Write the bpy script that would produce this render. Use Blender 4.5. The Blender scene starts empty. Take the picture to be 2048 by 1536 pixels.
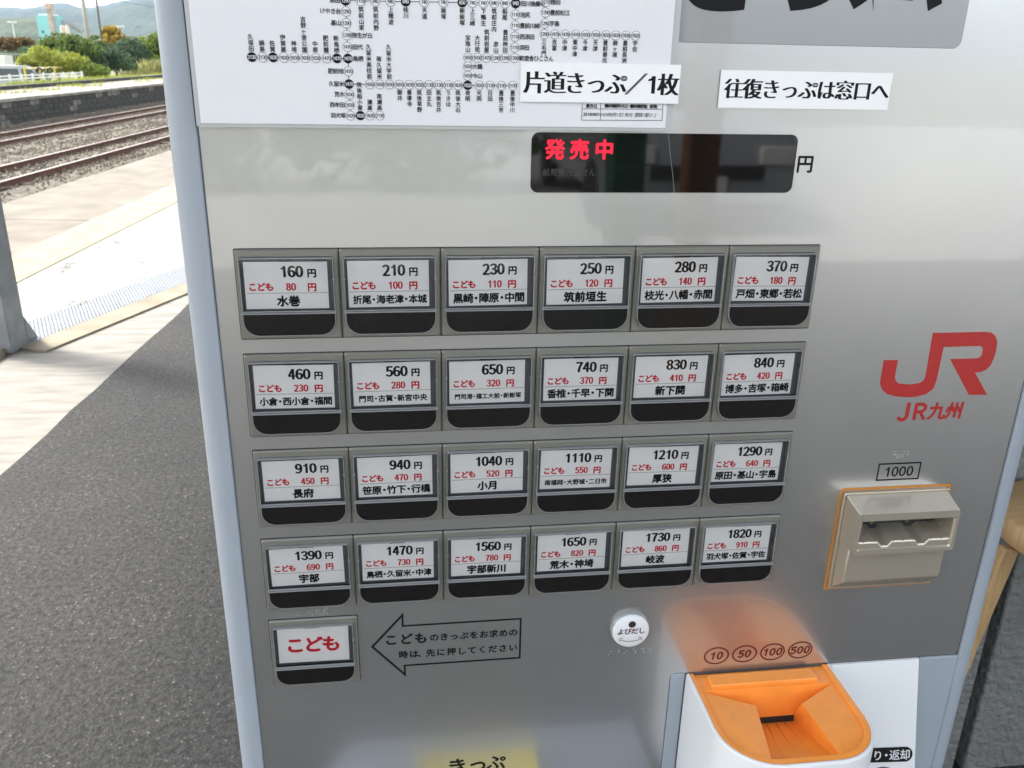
import bpy, bmesh, math, random
from mathutils import Vector, Matrix, noise
random.seed(7)
R = math.radians
SC = bpy.context.scene
COL = SC.collection

# ------------------------------------------------------------------ camera
CAM_R = ((0.9915589, -0.1281301, 0.0198397), (-0.0271881, -0.3550884, -0.9344373), (0.1267744, 0.9260102, -0.3555747))
CAM_P = Vector((0.11013, -0.60242, 1.5))
cam_data = bpy.data.cameras.new('camera')
cam = bpy.data.objects.new('camera', cam_data)
COL.objects.link(cam)
r0, r1, r2 = (Vector(v) for v in CAM_R)
m = Matrix((( r0.x, -r1.x, -r2.x), (r0.y, -r1.y, -r2.y), (r0.z, -r1.z, -r2.z))).to_4x4()
cam.matrix_world = Matrix.Translation(CAM_P) @ m
cam_data.sensor_width = 36.0
cam_data.lens = 1740.0 / 2048.0 * 36.0
cam_data.clip_start = 0.02
cam_data.clip_end = 20000
cam_data.dof.use_dof = True
cam_data.dof.focus_distance = 0.64
cam_data.dof.aperture_fstop = 27.0
SC.camera = cam

# ------------------------------------------------------------------ world, sun, exposure
SUN_EL, SUN_AZ = 44.0, -62.0          # azimuth from +Y, negative = towards -X (ahead to the left)
w = bpy.data.worlds.new('World')
SC.world = w
w.use_nodes = True
wn = w.node_tree
sky = wn.nodes.new('ShaderNodeTexSky')
sky.sky_type = 'NISHITA'
sky.sun_disc = False
sky.sun_elevation = R(SUN_EL)
sky.sun_rotation = R(SUN_AZ)
sky.air_density = 1.0
sky.dust_density = 3.0
sky.ozone_density = 1.0
hs = wn.nodes.new('ShaderNodeHueSaturation')       # hazy, whitish sky
hs.inputs['Saturation'].default_value = 0.28
wn.links.new(sky.outputs[0], hs.inputs['Color'])
wn.links.new(hs.outputs[0], wn.nodes['Background'].inputs[0])
wn.nodes['Background'].inputs[1].default_value = 0.15
sd = bpy.data.lights.new('sun', 'SUN')
sd.energy = 1.5
sd.angle = R(10)
sd.color = (1.0, 0.95, 0.87)
sun = bpy.data.objects.new('sun', sd)
COL.objects.link(sun)
sdir = Vector((math.sin(R(SUN_AZ)) * math.cos(R(SUN_EL)), math.cos(R(SUN_AZ)) * math.cos(R(SUN_EL)), math.sin(R(SUN_EL))))
sun.rotation_euler = (-sdir).to_track_quat('-Z', 'Y').to_euler()
SC.view_settings.view_transform = 'Standard'
SC.view_settings.look = 'None'
SC.view_settings.gamma = 1
SC.view_settings.use_curve_mapping = False
SC.view_settings.exposure = 2.0
SC.cycles.max_bounces = 8
SC.cycles.transparent_max_bounces = 16
SC.cycles.sample_clamp_indirect = 6

# ------------------------------------------------------------------ helpers
def mat(name, col, rough=0.6, metal=0.0, coat=0.0, coat_rough=0.05, var=0.0, vscale=5.0, col2=None, bump=0.0, bscale=50.0, vdetail=4.0, spec=0.5, stretch=None, emit=None, estr=1.0, bdist=0.002):
    mt = bpy.data.materials.new(name)
    mt.use_nodes = True
    nt = mt.node_tree
    b = nt.nodes['Principled BSDF']
    b.inputs['Base Color'].default_value = (*col, 1)
    b.inputs['Roughness'].default_value = rough
    b.inputs['Metallic'].default_value = metal
    b.inputs['Coat Weight'].default_value = coat
    b.inputs['Coat Roughness'].default_value = coat_rough
    b.inputs['Specular IOR Level'].default_value = spec
    if emit:
        b.inputs['Emission Color'].default_value = (*emit, 1)
        b.inputs['Emission Strength'].default_value = estr
    if var or col2 or bump:
        tc = nt.nodes.new('ShaderNodeTexCoord')
        mp = nt.nodes.new('ShaderNodeMapping')
        nt.links.new(tc.outputs['Object'], mp.inputs[0])
        if stretch: mp.inputs['Scale'].default_value = stretch
    if var or col2:
        n = nt.nodes.new('ShaderNodeTexNoise')
        n.inputs['Scale'].default_value = vscale
        n.inputs['Detail'].default_value = vdetail
        n.inputs['Roughness'].default_value = 0.6
        nt.links.new(mp.outputs[0], n.inputs['Vector'])
        rp = nt.nodes.new('ShaderNodeValToRGB')
        rp.color_ramp.elements[0].position = 0.32
        rp.color_ramp.elements[1].position = 0.68
        c2 = col2 if col2 else tuple(c * (1 + var) for c in col)
        c1 = col if col2 else tuple(c * (1 - var) for c in col)
        rp.color_ramp.elements[0].color = (*c1, 1)
        rp.color_ramp.elements[1].color = (*c2, 1)
        nt.links.new(n.outputs['Fac'], rp.inputs[0])
        nt.links.new(rp.outputs[0], b.inputs['Base Color'])
    if bump:
        n2 = nt.nodes.new('ShaderNodeTexNoise')
        n2.inputs['Scale'].default_value = bscale
        n2.inputs['Detail'].default_value = 3
        nt.links.new(mp.outputs[0], n2.inputs['Vector'])
        bp = nt.nodes.new('ShaderNodeBump')
        bp.inputs['Strength'].default_value = bump
        bp.inputs['Distance'].default_value = bdist
        nt.links.new(n2.outputs['Fac'], bp.inputs['Height'])
        nt.links.new(bp.outputs[0], b.inputs['Normal'])
    return mt

class MB:
    """collects geometry and links it as one mesh object"""
    def __init__(s):
        s.v = []; s.f = []; s.m = []; s.smooth = []
    def add(s, vs, fs, mi=0, smooth=False):
        o = len(s.v)
        s.v += [tuple(x) for x in vs]
        for f in fs:
            s.f.append(tuple(i + o for i in f)); s.m.append(mi); s.smooth.append(smooth)
    def box(s, x0, x1, y0, y1, z0, z1, mi=0):
        vs = [(x, y, z) for z in (z0, z1) for y in (y0, y1) for x in (x0, x1)]
        s.add(vs, [(0, 2, 3, 1), (4, 5, 7, 6), (0, 1, 5, 4), (2, 6, 7, 3), (0, 4, 6, 2), (1, 3, 7, 5)], mi)
    def obox(s, c, ax, ay, az, mi=0):
        c = Vector(c); ax, ay, az = Vector(ax), Vector(ay), Vector(az)
        vs = [c + ax * i + ay * j + az * k for k in (-1, 1) for j in (-1, 1) for i in (-1, 1)]
        s.add(vs, [(0, 2, 3, 1), (4, 5, 7, 6), (0, 1, 5, 4), (2, 6, 7, 3), (0, 4, 6, 2), (1, 3, 7, 5)], mi)
    def plate(s, pts, y0, y1, mi=0, back=True):
        """outline pts (x, z) counter-clockwise seen from -Y, front at y0, back at y1"""
        n = len(pts)
        vs = [(x, y0, z) for x, z in pts] + [(x, y1, z) for x, z in pts]
        fs = [tuple(range(n))]
        if back: fs.append(tuple(range(2 * n - 1, n - 1, -1)))
        fs += [(i, i + n, (i + 1) % n + n, (i + 1) % n) for i in range(n)]
        s.add(vs, fs, mi)
    def ring(s, a, b, y, mi=0, y1=None):
        """flat ring between two outlines of equal length (a outer, b inner) at y; b may sit at y1"""
        n = len(a); yb = y if y1 is None else y1
        s.add([(x, y, z) for x, z in a] + [(x, yb, z) for x, z in b], [(i, (i + 1) % n, (i + 1) % n + n, i + n) for i in range(n)], mi)
    def slab(s, pts, z0, z1, mi=0):
        """outline pts (x, y) ccw from above, extruded z0..z1"""
        n = len(pts)
        vs = [(x, y, z0) for x, y in pts] + [(x, y, z1) for x, y in pts]
        fs = [tuple(range(n - 1, -1, -1)), tuple(range(n, 2 * n))] + [(i, (i + 1) % n, (i + 1) % n + n, i + n) for i in range(n)]
        s.add(vs, fs, mi)
    def tube(s, a, b, ra, rb=None, seg=8, mi=0, caps=True):
        a, b = Vector(a), Vector(b); rb = ra if rb is None else rb
        d = (b - a).normalized(); u = d.orthogonal().normalized(); v = d.cross(u)
        vs = []
        for p, r in ((a, ra), (b, rb)):
            for i in range(seg):
                t = 2 * math.pi * i / seg
                vs.append(p + u * (r * math.cos(t)) + v * (r * math.sin(t)))
        fs = [(i, (i + 1) % seg, (i + 1) % seg + seg, i + seg) for i in range(seg)]
        s.add(vs, fs, mi, True)
        if caps:
            s.add([], [], mi)
            o = len(s.v) - 2 * seg
            s.f.append(tuple(o + i for i in range(seg - 1, -1, -1))); s.m.append(mi); s.smooth.append(False)
            s.f.append(tuple(o + seg + i for i in range(seg))); s.m.append(mi); s.smooth.append(False)
    def lathe(s, prof, c, seg=24, mi=0, axis='z'):
        """profile [(r, h)] about an axis through c"""
        vs = []
        for r, h in prof:
            for i in range(seg):
                t = 2 * math.pi * i / seg
                if axis == 'z': vs.append((c[0] + r * math.cos(t), c[1] + r * math.sin(t), c[2] + h))
                elif axis == 'x': vs.append((c[0] + h, c[1] + r * math.cos(t), c[2] + r * math.sin(t)))
                else: vs.append((c[0] + r * math.cos(t), c[1] - h, c[2] + r * math.sin(t)))
        fs = []
        for k in range(len(prof) - 1):
            for i in range(seg):
                fs.append((k * seg + i, k * seg + (i + 1) % seg, (k + 1) * seg + (i + 1) % seg, (k + 1) * seg + i))
        s.add(vs, fs, mi, True)
    def build(s, name, mats, parent=None, bevel=0.0, seg=2, loc=None, angle=35):
        me = bpy.data.meshes.new(name)
        me.from_pydata(s.v, [], s.f)
        for mt in (mats if isinstance(mats, (list, tuple)) else [mats]): me.materials.append(mt)
        me.polygons.foreach_set('material_index', s.m)
        me.polygons.foreach_set('use_smooth', s.smooth)
        me.update()
        o = bpy.data.objects.new(name, me)
        COL.objects.link(o)
        if parent is not None:
            o.parent = parent
            o.matrix_parent_inverse = Matrix.Translation(getorg(parent)).inverted()
            ORG[o.name] = getorg(parent) * 0
        if bevel:
            b = o.modifiers.new('bevel', 'BEVEL'); b.width = bevel; b.segments = seg; b.limit_method = 'ANGLE'; b.angle_limit = R(angle)
            b.harden_normals = False
            for p in me.polygons: p.use_smooth = True
            me.set_sharp_from_angle(angle=R(40)) if hasattr(me, 'set_sharp_from_angle') else None
        return o
ORG = {}
def getorg(o): return ORG.get(o.name, Vector((0, 0, 0)))
def empty(name, loc):
    o = bpy.data.objects.new(name, None); o.empty_display_size = 0.1
    COL.objects.link(o); o.location = loc; ORG[o.name] = Vector(loc)
    return o
def tag(o, label, cat=None, group=None, kind=None):
    if label: o['label'] = label
    if cat: o['category'] = cat
    if group: o['group'] = group
    if kind: o['kind'] = kind
    return o
def rrect(x0, x1, z0, z1, r, n=5, corners=(1, 1, 1, 1)):
    """counter-clockwise rounded rectangle; corners = BL, BR, TR, TL radii on/off"""
    out = []
    for k, (cx, cz, a0) in enumerate(((x0, z0, 180), (x1, z0, 270), (x1, z1, 0), (x0, z1, 90))):
        rr = r * corners[k]
        ox = cx + (rr if cx == x0 else -rr); oz = cz + (rr if cz == z0 else -rr)
        for i in range(n + 1):
            t = R(a0 + 90 * i / n)
            out.append((ox + (rr if rr > 0 else 1e-5) * math.cos(t), oz + (rr if rr > 0 else 1e-5) * math.sin(t)))
    return out

# ------------------------------------------------------------------ lettering (outlines of real glyphs, laid on the surface)
GL = {}
def raw_glyph(s, off=0.0, res=3):
    c = bpy.data.curves.new('glyph', 'FONT'); c.body = s; c.offset = off; c.resolution_u = res
    o = bpy.data.objects.new('glyph', c); COL.objects.link(o)
    me = bpy.data.meshes.new_from_object(o)
    vs = [(v.co.x, v.co.y) for v in me.vertices]; fs = [tuple(p.vertices) for p in me.polygons]
    bpy.data.objects.remove(o); bpy.data.curves.remove(c); bpy.data.meshes.remove(me)
    out = []
    for f in fs:   # all faces counter-clockwise
        a = sum(vs[f[i]][0] * vs[f[(i + 1) % len(f)]][1] - vs[f[(i + 1) % len(f)]][0] * vs[f[i]][1] for i in range(len(f)))
        out.append(f if a > 0 else f[::-1])
    return vs, out
_a = raw_glyph('口'); _b = raw_glyph('口口')
EM = max(v[0] for v in _b[0]) - max(v[0] for v in _a[0])
_k = raw_glyph('国')[0]
ECY = (max(v[1] for v in _k) + min(v[1] for v in _k)) / 2
FW = dict(zip('023456789JRH', '０２３４５６７８９ＪＲＨ'))
def glyph(ch, off=0.0):
    """glyph in a unit em box centred on 0,0"""
    key = (ch, off)
    if key in GL: return GL[key]
    if ch == '1':
        vs = [(-0.17, 0.20), (0.0, 0.31), (0.0, 0.22), (-0.17, 0.12), (0.0, -0.385), (0.075, -0.385), (0.075, 0.37), (0.005, 0.37)]
        vs = [(-0.15, 0.215), (-0.15, 0.150), (0.018, 0.225), (0.018, -0.37), (0.09, -0.37), (0.09, 0.365), (0.03, 0.365), (-0.02, 0.275)]
        GL[key] = (vs, [(0, 1, 2, 7), (7, 2, 5, 6), (2, 3, 4, 5)]); return GL[key]
    vs, fs = raw_glyph(FW.get(ch, ch), off, 8 if off > 0 else 3)
    if off < 0 and ch in '復':
        vs, fs = raw_glyph(ch, 0.0)
    vs = [((x - EM / 2) / EM, (y - ECY) / EM) for x, y in vs]
    if ch in '023456789':
        xs = [v[0] for v in vs]; ys = [v[1] for v in vs]
        cx, cy = (min(xs) + max(xs)) / 2, (min(ys) + max(ys)) / 2
        sx, sy = 0.46 / (max(xs) - min(xs)), 0.75 / (max(ys) - min(ys))
        vs = [((x - cx) * sx, (y - cy) * sy) for x, y in vs]
    GL[key] = (vs, fs)
    return GL[key]
LAY = 4e-5
def put(mb, ch, cx, cz, size, y, mi=0, sx=1.0, bold=0.0, off=0.0, slant=0.0, hbold=None, rot=0.0):
    vs, fs = glyph(ch, off)
    b = bold * size; hb = (hbold if hbold is not None else bold) * size
    sh = [(0, 0)] if (b <= 0 and hb <= 0) else ([(-hb / 2, 0), (hb / 2, 0)] + ([(0, -b / 2), (0, b / 2)] if b > 0 else [(0, 0)]))
    c_, s_ = math.cos(rot), math.sin(rot)
    for k, (dx, dz) in enumerate(sh):
        out = []
        for x, z in vs:
            px, pz = (x * sx + slant * z) * size + dx, z * size + dz
            out.append((cx + px * c_ - pz * s_, y - LAY * k, cz + px * s_ + pz * c_))
        mb.add(out, fs, mi)
def line_text(mb, s, x0, x1, cz, size, y, mi=0, narrow='・、', nw=0.6, slope=0.0, **kw):
    """spread s over x0..x1 (outer em edges), centre height cz"""
    ws = [nw if c in narrow else 1.0 for c in s]; tot = sum(ws); u = (x1 - x0) / tot; x = x0
    for c, wd in zip(s, ws):
        put(mb, c, x + u * wd / 2, cz + slope * (x - x0), size, y, mi, **kw); x += u * wd
def part_of(o, parent):
    o.parent = parent; return o
NU = R(5.2)
def nu(n, u): return (n * math.cos(NU) + u * math.sin(NU), -n * math.sin(NU) + u * math.cos(NU))
def at(px, py, d):
    """a point at depth d metres along the view, for setting out the far background"""
    x, y = (px - 1024) / 1740.0, (py - 768) / 1740.0
    return CAM_P + d * (r0 * x + r1 * y + r2)
Z0 = 1.37225

# plane coordinates (mm) of the fare map and the logo, from the button grid's corner
MAP_NODES=[(82.65, 155.99, '1290', 1, '原田', 'l'),
(91.91, 155.95, '1110', 0, '筑前山家', 'd'),
(100.94, 156.04, '940', 0, '筑前内野', 'd'),
(110.26, 156.14, '940', 0, '上穂波', 'd'),
(119.62, 156.38, '840', 1, '桂川', 'd'),
(131.21, 156.4, '740', 0, '天道', 'd'),
(143.18, 156.56, '740', 0, '飯塚', 'd'),
(154.9, 156.72, '650', 1, '新飯塚', 'd'),
(161.39, 156.75, '740', 0, '上三緒', 'd'),
(168.37, 156.78, '740', 0, '下鴨生', 'd'),
(175.21, 156.96, '840', 0, '筑前庄内', 'd'),
(182.02, 156.99, '840', 0, '船尾', 'd'),
(188.81, 157.16, '940', 1, '田川後藤寺', 'r'),
(188.72, 150.54, '1110', 0, '池尻', 'r'),
(188.75, 144.16, '1110', 0, '豊前川崎', 'r'),
(188.73, 137.57, '1110', 0, '西添田', 'r'),
(188.7, 131.08, '1110', 0, '添田', 'r'),
(188.67, 124.69, '1290', 0, '歓遊舎ひこさん', 'r'),
(182.62, 124.58, '1290', 0, '豊前桝田', 'u'),
(176.6, 124.46, '1290', 0, '彦山', 'u'),
(170.58, 124.5, '1470', 0, '筑前岩屋', 'u'),
(164.55, 124.44, '1650', 0, '大行司', 'u'),
(158.51, 124.42, '1650', 0, '宝珠山', 'u'),
(158.45, 119.09, '1650', 0, '大鶴', 'r'),
(158.46, 113.42, '1650', 0, '今山', 'r'),
(158.47, 107.55, '1820', 1, '夜明', 'd'),
(187.95, 107.85, '2130', 0, '豊後中川', 'd'),
(180.45, 107.74, '2130', 0, '豊後三芳', 'd'),
(173.18, 107.69, '2130', 0, '日田', 'd'),
(165.96, 107.67, '1820', 0, '光岡', 'd'),
(152.14, 107.52, '1820', 0, '筑後大石', 'd'),
(145.8, 107.48, '2130', 0, 'うきは', 'd'),
(139.52, 107.45, '2130', 0, '筑後吉井', 'd'),
(133.34, 107.41, '2130', 0, '田主丸', 'd'),
(127.09, 107.38, '1820', 0, '筑後草野', 'd'),
(120.72, 107.34, '1820', 0, '善導寺', 'd'),
(114.51, 107.3, '1650', 0, '御井', 'd'),
(108.17, 107.26, '1650', 0, '久留米大学前', 'u'),
(101.96, 107.23, '1650', 0, '南久留米', 'u'),
(95.63, 107.19, '1650', 0, '久留米高校前', 'u'),
(82.75, 149.76, '1290', 0, 'けやき台', 'l'),
(82.65, 143.04, '1290', 0, '基山', 'l'),
(82.64, 136.11, '1290', 0, '弥生が丘', 'r'),
(82.63, 129.27, '1470', 0, '田代', 'r'),
(82.6, 122.37, '1470', 1, '鳥栖', 'r'),
(82.56, 114.78, '1470', 0, '肥前旭', 'l'),
(82.59, 107.14, '1470', 1, '久留米', 'l'),
(82.62, 100.87, '1650', 0, '荒木', 'l'),
(82.55, 94.4, '1650', 0, '西牟田', 'l'),
(82.67, 87.87, '1820', 0, '羽犬塚', 'l'),
(88.94, 87.94, '1820', 1, '筑後船小屋', 'u'),
(95.17, 88.01, '1820', 0, '瀬高', 'u'),
(101.41, 88.09, '2130', 0, '南瀬高', 'u'),
(75.82, 122.33, '1470', 1, '新鳥栖', 'u'),
(69.38, 122.31, '1470', 0, '肥前麓', 'u'),
(62.71, 122.28, '1650', 0, '中原', 'u'),
(56.18, 122.26, '1650', 0, '吉野ヶ里公園', 'u'),
(49.67, 122.24, '1650', 0, '神埼', 'u'),
(43.18, 122.21, '1820', 0, '伊賀屋', 'u'),
(36.53, 122.19, '1820', 1, '佐賀', 'u'),
(30.17, 122.16, '2130', 0, '鍋島', 'u'),
(23.65, 122.14, '2130', 1, '久保田', 'u'),
(208.06, 158.54, '1110', 0, '椎田', 'r'),
(208.0, 152.31, '1290', 0, '豊前松江', 'r'),
(207.89, 145.85, '1290', 0, '宇島', 'r'),
(207.77, 139.49, '1290', 0, '三毛門', 'd'),
(214.59, 139.55, '1470', 0, '吉富', 'd'),
(221.36, 139.59, '1470', 0, '中津', 'd'),
(228.18, 139.64, '1470', 0, '東中津', 'd'),
(234.79, 139.68, '1650', 0, '今津', 'd'),
(241.62, 139.72, '1650', 0, '天津', 'd'),
(248.27, 139.76, '1650', 0, '豊前善光寺', 'd'),
(254.77, 139.8, '1820', 0, '柳ヶ浦', 'd'),
(261.46, 139.84, '1820', 0, '豊前長洲', 'd'),
(268.09, 139.88, '1820', 0, '宇佐', 'd')]
MAP_LINES=[[(82.65, 155.99), (188.81, 157.16)], [(188.81, 157.16), (188.67, 124.69)], [(188.67, 124.69), (158.51, 124.42), (158.47, 107.55)], [(187.95, 107.85), (82.59, 107.14)], [(82.65, 155.99), (82.67, 87.87), (101.41, 88.09)], [(23.65, 122.14), (82.6, 122.37)], [(208.06, 158.54), (207.77, 139.49), (268.1, 139.85)]]
MAP_TABLE=[(234.76, 97.96), (290.02, 98.37), (290.25, 87.12), (234.86, 86.71), (247.31, 98.12), (247.6, 86.85), (234.75, 93.93), (289.87, 94.35)]
LOGO=[(487.02, -91.95), (498.99, -92.25), (499.13, -106.96), (500.62, -110.19), (503.67, -112.23), (513.64, -113.23), (521.47, -112.21), (524.41, -109.98), (525.13, -106.45), (523.95, -70.43), (568.27, -70.31), (573.81, -71.11), (578.06, -73.96), (580.83, -78.88), (581.62, -86.75), (581.08, -92.89), (579.68, -98.52), (576.62, -102.52), (571.97, -104.36), (567.49, -104.59), (582.58, -124.3), (566.36, -123.8), (543.26, -92.48), (565.66, -92.51), (568.57, -91.88), (569.9, -89.8), (569.83, -85.6), (569.16, -83.49), (566.9, -82.22), (535.78, -82.38), (535.4, -110.29), (534.18, -117.41), (528.84, -122.1), (521.13, -124.02), (514.02, -124.34), (503.09, -123.28), (495.56, -121.07), (490.44, -117.35), (487.61, -112.47), (487.14, -108.92)]

# ------------------------------------------------------------------ materials
M = {}
M['panel'] = mat('brushed panel', (0.55, 0.548, 0.543), rough=0.30, metal=0.88, coat=1.0, coat_rough=0.04, var=0.03, vscale=5)
M['body'] = mat('blue grey painted steel', (0.315, 0.35, 0.395), rough=0.42, var=0.03, vscale=8, bump=0.05, bscale=700, bdist=0.0004)
M['gap'] = mat('dark seam', (0.02, 0.02, 0.022), rough=0.7)
M['seam'] = mat('seam shadow grey', (0.09, 0.09, 0.09), rough=0.6)
M['bezel'] = mat('bezel satin', (0.215, 0.21, 0.18), rough=0.36, metal=0.35, var=0.03, vscale=30, bump=0.03, bscale=2500, bdist=0.0002)
M['back'] = mat('button back dark', (0.105, 0.107, 0.115), rough=0.45)
M['tab'] = mat('button black plastic', (0.010, 0.009, 0.009), rough=0.16, coat=0.1, coat_rough=0.04, spec=0.4)
M['edge'] = mat('clear plastic edge', (0.26, 0.265, 0.27), rough=0.12, spec=0.8)
M['paper'] = mat('white card', (0.90, 0.895, 0.885), rough=0.6)
M['map_paper'] = mat('laminated sheet', (0.77, 0.765, 0.785), rough=0.35, coat=0.35, coat_rough=0.12, bump=0.10, bscale=14, bdist=0.004)
M['lam'] = mat('laminate margin', (0.48, 0.49, 0.49), rough=0.25, coat=0.6, coat_rough=0.1, bump=0.1, bscale=20, bdist=0.002)
M['ink'] = mat('black ink', (0.008, 0.008, 0.009), rough=0.6, spec=0.2)
M['inkgrey'] = mat('print grey', (0.09, 0.09, 0.10), rough=0.5)
M['red'] = mat('red ink', (0.60, 0.012, 0.03), rough=0.6, spec=0.2)
M['logo'] = mat('logo red film', (0.40, 0.025, 0.022), rough=0.3, coat=0.3)
M['maroon'] = mat('maroon ink', (0.10, 0.01, 0.012), rough=0.5)
M['black_glass'] = mat('display glass', (0.006, 0.006, 0.006), rough=0.03, spec=0.45)
M['led'] = mat('lit red characters', (0.3, 0.0, 0.01), emit=(1.0, 0.012, 0.045), estr=0.26)
M['dim'] = mat('unlit characters', (0.035, 0.033, 0.033), rough=0.4)
M['window'] = mat('smoked header window', (0.34, 0.34, 0.34), rough=0.25, coat=0.9, coat_rough=0.02)
M['champ'] = mat('champagne metal paint', (0.53, 0.48, 0.385), rough=0.22, metal=0.6, var=0.02, vscale=20, bump=0.04, bscale=3000, bdist=0.0002)
M['orange'] = mat('orange plastic', (0.95, 0.33, 0.05), rough=0.32, coat=0.25, coat_rough=0.15, var=0.06, vscale=40, bump=0.02, bscale=300)
M['orangeline'] = mat('ochre line film', (0.48, 0.20, 0.03), rough=0.4)
M['white'] = mat('white plastic', (0.72, 0.73, 0.74), rough=0.34, coat=0.2, bump=0.02, bscale=1200, bdist=0.0003)
M['yellow'] = mat('yellow plastic', (0.80, 0.66, 0.16), rough=0.45)
M['steel'] = mat('dark screw', (0.10, 0.09, 0.08), rough=0.3, metal=0.9)
M['dots'] = mat('clear dots', (0.48, 0.48, 0.46), rough=0.2)
M['green_led'] = mat('faint green lamp', (0.08, 0.11, 0.02), emit=(0.55, 0.8, 0.1), estr=0.004)

def clear_mat():
    mt = bpy.data.materials.new('clear cover'); mt.use_nodes = True; nt = mt.node_tree; nt.nodes.clear()
    o = nt.nodes.new('ShaderNodeOutputMaterial'); mx = nt.nodes.new('ShaderNodeMixShader')
    tr = nt.nodes.new('ShaderNodeBsdfTransparent'); gl = nt.nodes.new('ShaderNodeBsdfGlossy'); fr = nt.nodes.new('ShaderNodeFresnel')
    tr.inputs[0].default_value = (0.985, 0.985, 0.985, 1); gl.inputs['Roughness'].default_value = 0.03; fr.inputs[0].default_value = 1.45
    tc = nt.nodes.new('ShaderNodeTexCoord'); n = nt.nodes.new('ShaderNodeTexNoise'); n.inputs['Scale'].default_value = 25
    bp = nt.nodes.new('ShaderNodeBump'); bp.inputs['Strength'].default_value = 0.15; bp.inputs['Distance'].default_value = 0.002
    nt.links.new(tc.outputs['Object'], n.inputs['Vector']); nt.links.new(n.outputs['Fac'], bp.inputs['Height']); nt.links.new(bp.outputs[0], gl.inputs['Normal'])
    nt.links.new(fr.outputs[0], mx.inputs[0]); nt.links.new(tr.outputs[0], mx.inputs[1]); nt.links.new(gl.outputs[0], mx.inputs[2]); nt.links.new(mx.outputs[0], o.inputs[0])
    return mt
M['clear'] = clear_mat()
M['panel'].node_tree.nodes['Principled BSDF'].inputs['Coat IOR'].default_value = 1.6
def smear(mt, lo, hi, sc=7):
    nt = mt.node_tree; bs = nt.nodes['Principled BSDF']; tc = nt.nodes.new('ShaderNodeTexCoord'); n = nt.nodes.new('ShaderNodeTexNoise'); mp = nt.nodes.new('ShaderNodeMapping')
    mp.inputs['Scale'].default_value = (1, 1, .6); n.inputs['Scale'].default_value = sc; n.inputs['Detail'].default_value = 3; n.inputs['Roughness'].default_value = .5; n.inputs['Distortion'].default_value = .4
    nt.links.new(tc.outputs['Object'], mp.inputs[0]); nt.links.new(mp.outputs[0], n.inputs['Vector'])
    for inp, a, b_ in (('Roughness', lo, hi), ('Coat Roughness', .018, .045)):
        r_ = nt.nodes.new('ShaderNodeMapRange'); r_.inputs['From Min'].default_value = .2; r_.inputs['From Max'].default_value = .8; r_.inputs['To Min'].default_value = a; r_.inputs['To Max'].default_value = b_
        nt.links.new(n.outputs[0], r_.inputs['Value']); nt.links.new(r_.outputs[0], bs.inputs[inp])
smear(M['panel'], .29, .345)
smear(M['tab'], .10, .24, 40)

# ================================================================== the ticket machine
machine = empty('ticket_machine', (0.30, 0.26, 0.0))
tag(machine, 'silver railway ticket vending machine with rows of fare buttons in a blue-grey cabinet', 'ticket machine')
XL, XR = -0.0358, 0.6335
b = MB()
fy = -0.0020                                    # the frame stands proud of the panel
prof = []
for k in range(9):
    t = R(90 * k / 8); prof.append((XL + 0.016 - 0.016 * math.sin(math.pi / 2 - t), fy + 0.016 - 0.016 * math.sin(t)))
prof = [(XL, 0.56)] + prof                       # left side round to the front
left = prof + [(-0.0158, fy), (-0.0153, fy + 0.0006), (-0.0153, 0.012), (-0.0153, 0.56)]
b.slab(left[::1], 0.03, 1.98)
right = [(XL + XR - x, y) for x, y in prof][::-1]
b.slab([(0.6137, 0.56), (0.6137, 0.012), (0.6137, fy + 0.0009), (0.6146, fy)] + right, 0.03, 1.98)
b.box(-0.0162, 0.6145, 0.012, 0.55, 0.06, 1.955)
b.box(-0.0162, 0.6145, -0.004, 0.56, 1.955, 1.98)
b.box(-0.0162, 0.6145, -0.004, 0.56, 0.03, 0.10)
b.box(0.5760, 0.6136, -0.0012, 0.010, 0.10, Z0 - 0.3835)          # frame right of the coin unit
b.box(0.3400, 0.3529, 0.0004, 0.010, 0.10, Z0 - 0.3826)
cab = b.build('cabinet', M['body'], machine, bevel=0.0008, angle=60)
b = MB(); b.box(-0.02, 0.62, 0.02, 0.50, 0.0, 0.03); b.build('plinth', M['gap'], machine)

# front panel with the notch for the coin unit
b = MB()
px0, px1, pz1, pz0 = -0.0150, 0.6128, 0.56, -0.3822
o = [(px0, -0.62), (0.3395, -0.62)] + [(0.3395, pz0 - 0.004), (0.3403, pz0 - 0.0015), (0.3425, pz0)]
o += [(px1 - 0.005, pz0), (px1 - 0.0015, pz0 + 0.0012), (px1, pz0 + 0.005), (px1, pz1), (px0, pz1)]
b.plate([(x, Z0 + z) for x, z in o], 0.0, 0.010)
panel = b.build('front_panel', M['panel'], machine, bevel=0.0009, angle=50)
b = MB(); b.box(-0.0152, 0.6136, 0.0008, 0.0119, 0.10, 1.95); b.build('seam_backing', M['seam'], machine)

# --- display window with lit characters
b = MB()
b.plate([(x, Z0 + z) for x, z in rrect(0.2024, 0.3921, 0.0378, 0.0781, 0.0052, 6)], -0.0006, 0.001)
disp = b.build('display_window', M['black_glass'], machine, bevel=0.0002)
b = MB()
for c, x in zip('発売中', (0.2186, 0.2357, 0.2530)):
    put(b, c, x, Z0 + 0.0668, 0.0139, -0.00075, bold=0.075)
b.build('lit_characters', M['led'], disp)
b = MB(); line_text(b, '紙幣使えません', 0.2105, 0.2480, Z0 + 0.0515, 0.0054, -0.00072, bold=0.03); line_text(b, 'つり切れ', 0.2420, 0.2600, Z0 + 0.0515, 0.0001, -0.00072)
b.build('unlit_characters', M['dim'], disp)
b = MB(); put(b, '円', 0.3998, Z0 + 0.0579, 0.0131, -0.0001, bold=0.055)
b.build('yen_sign', M['ink'], machine)

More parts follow.
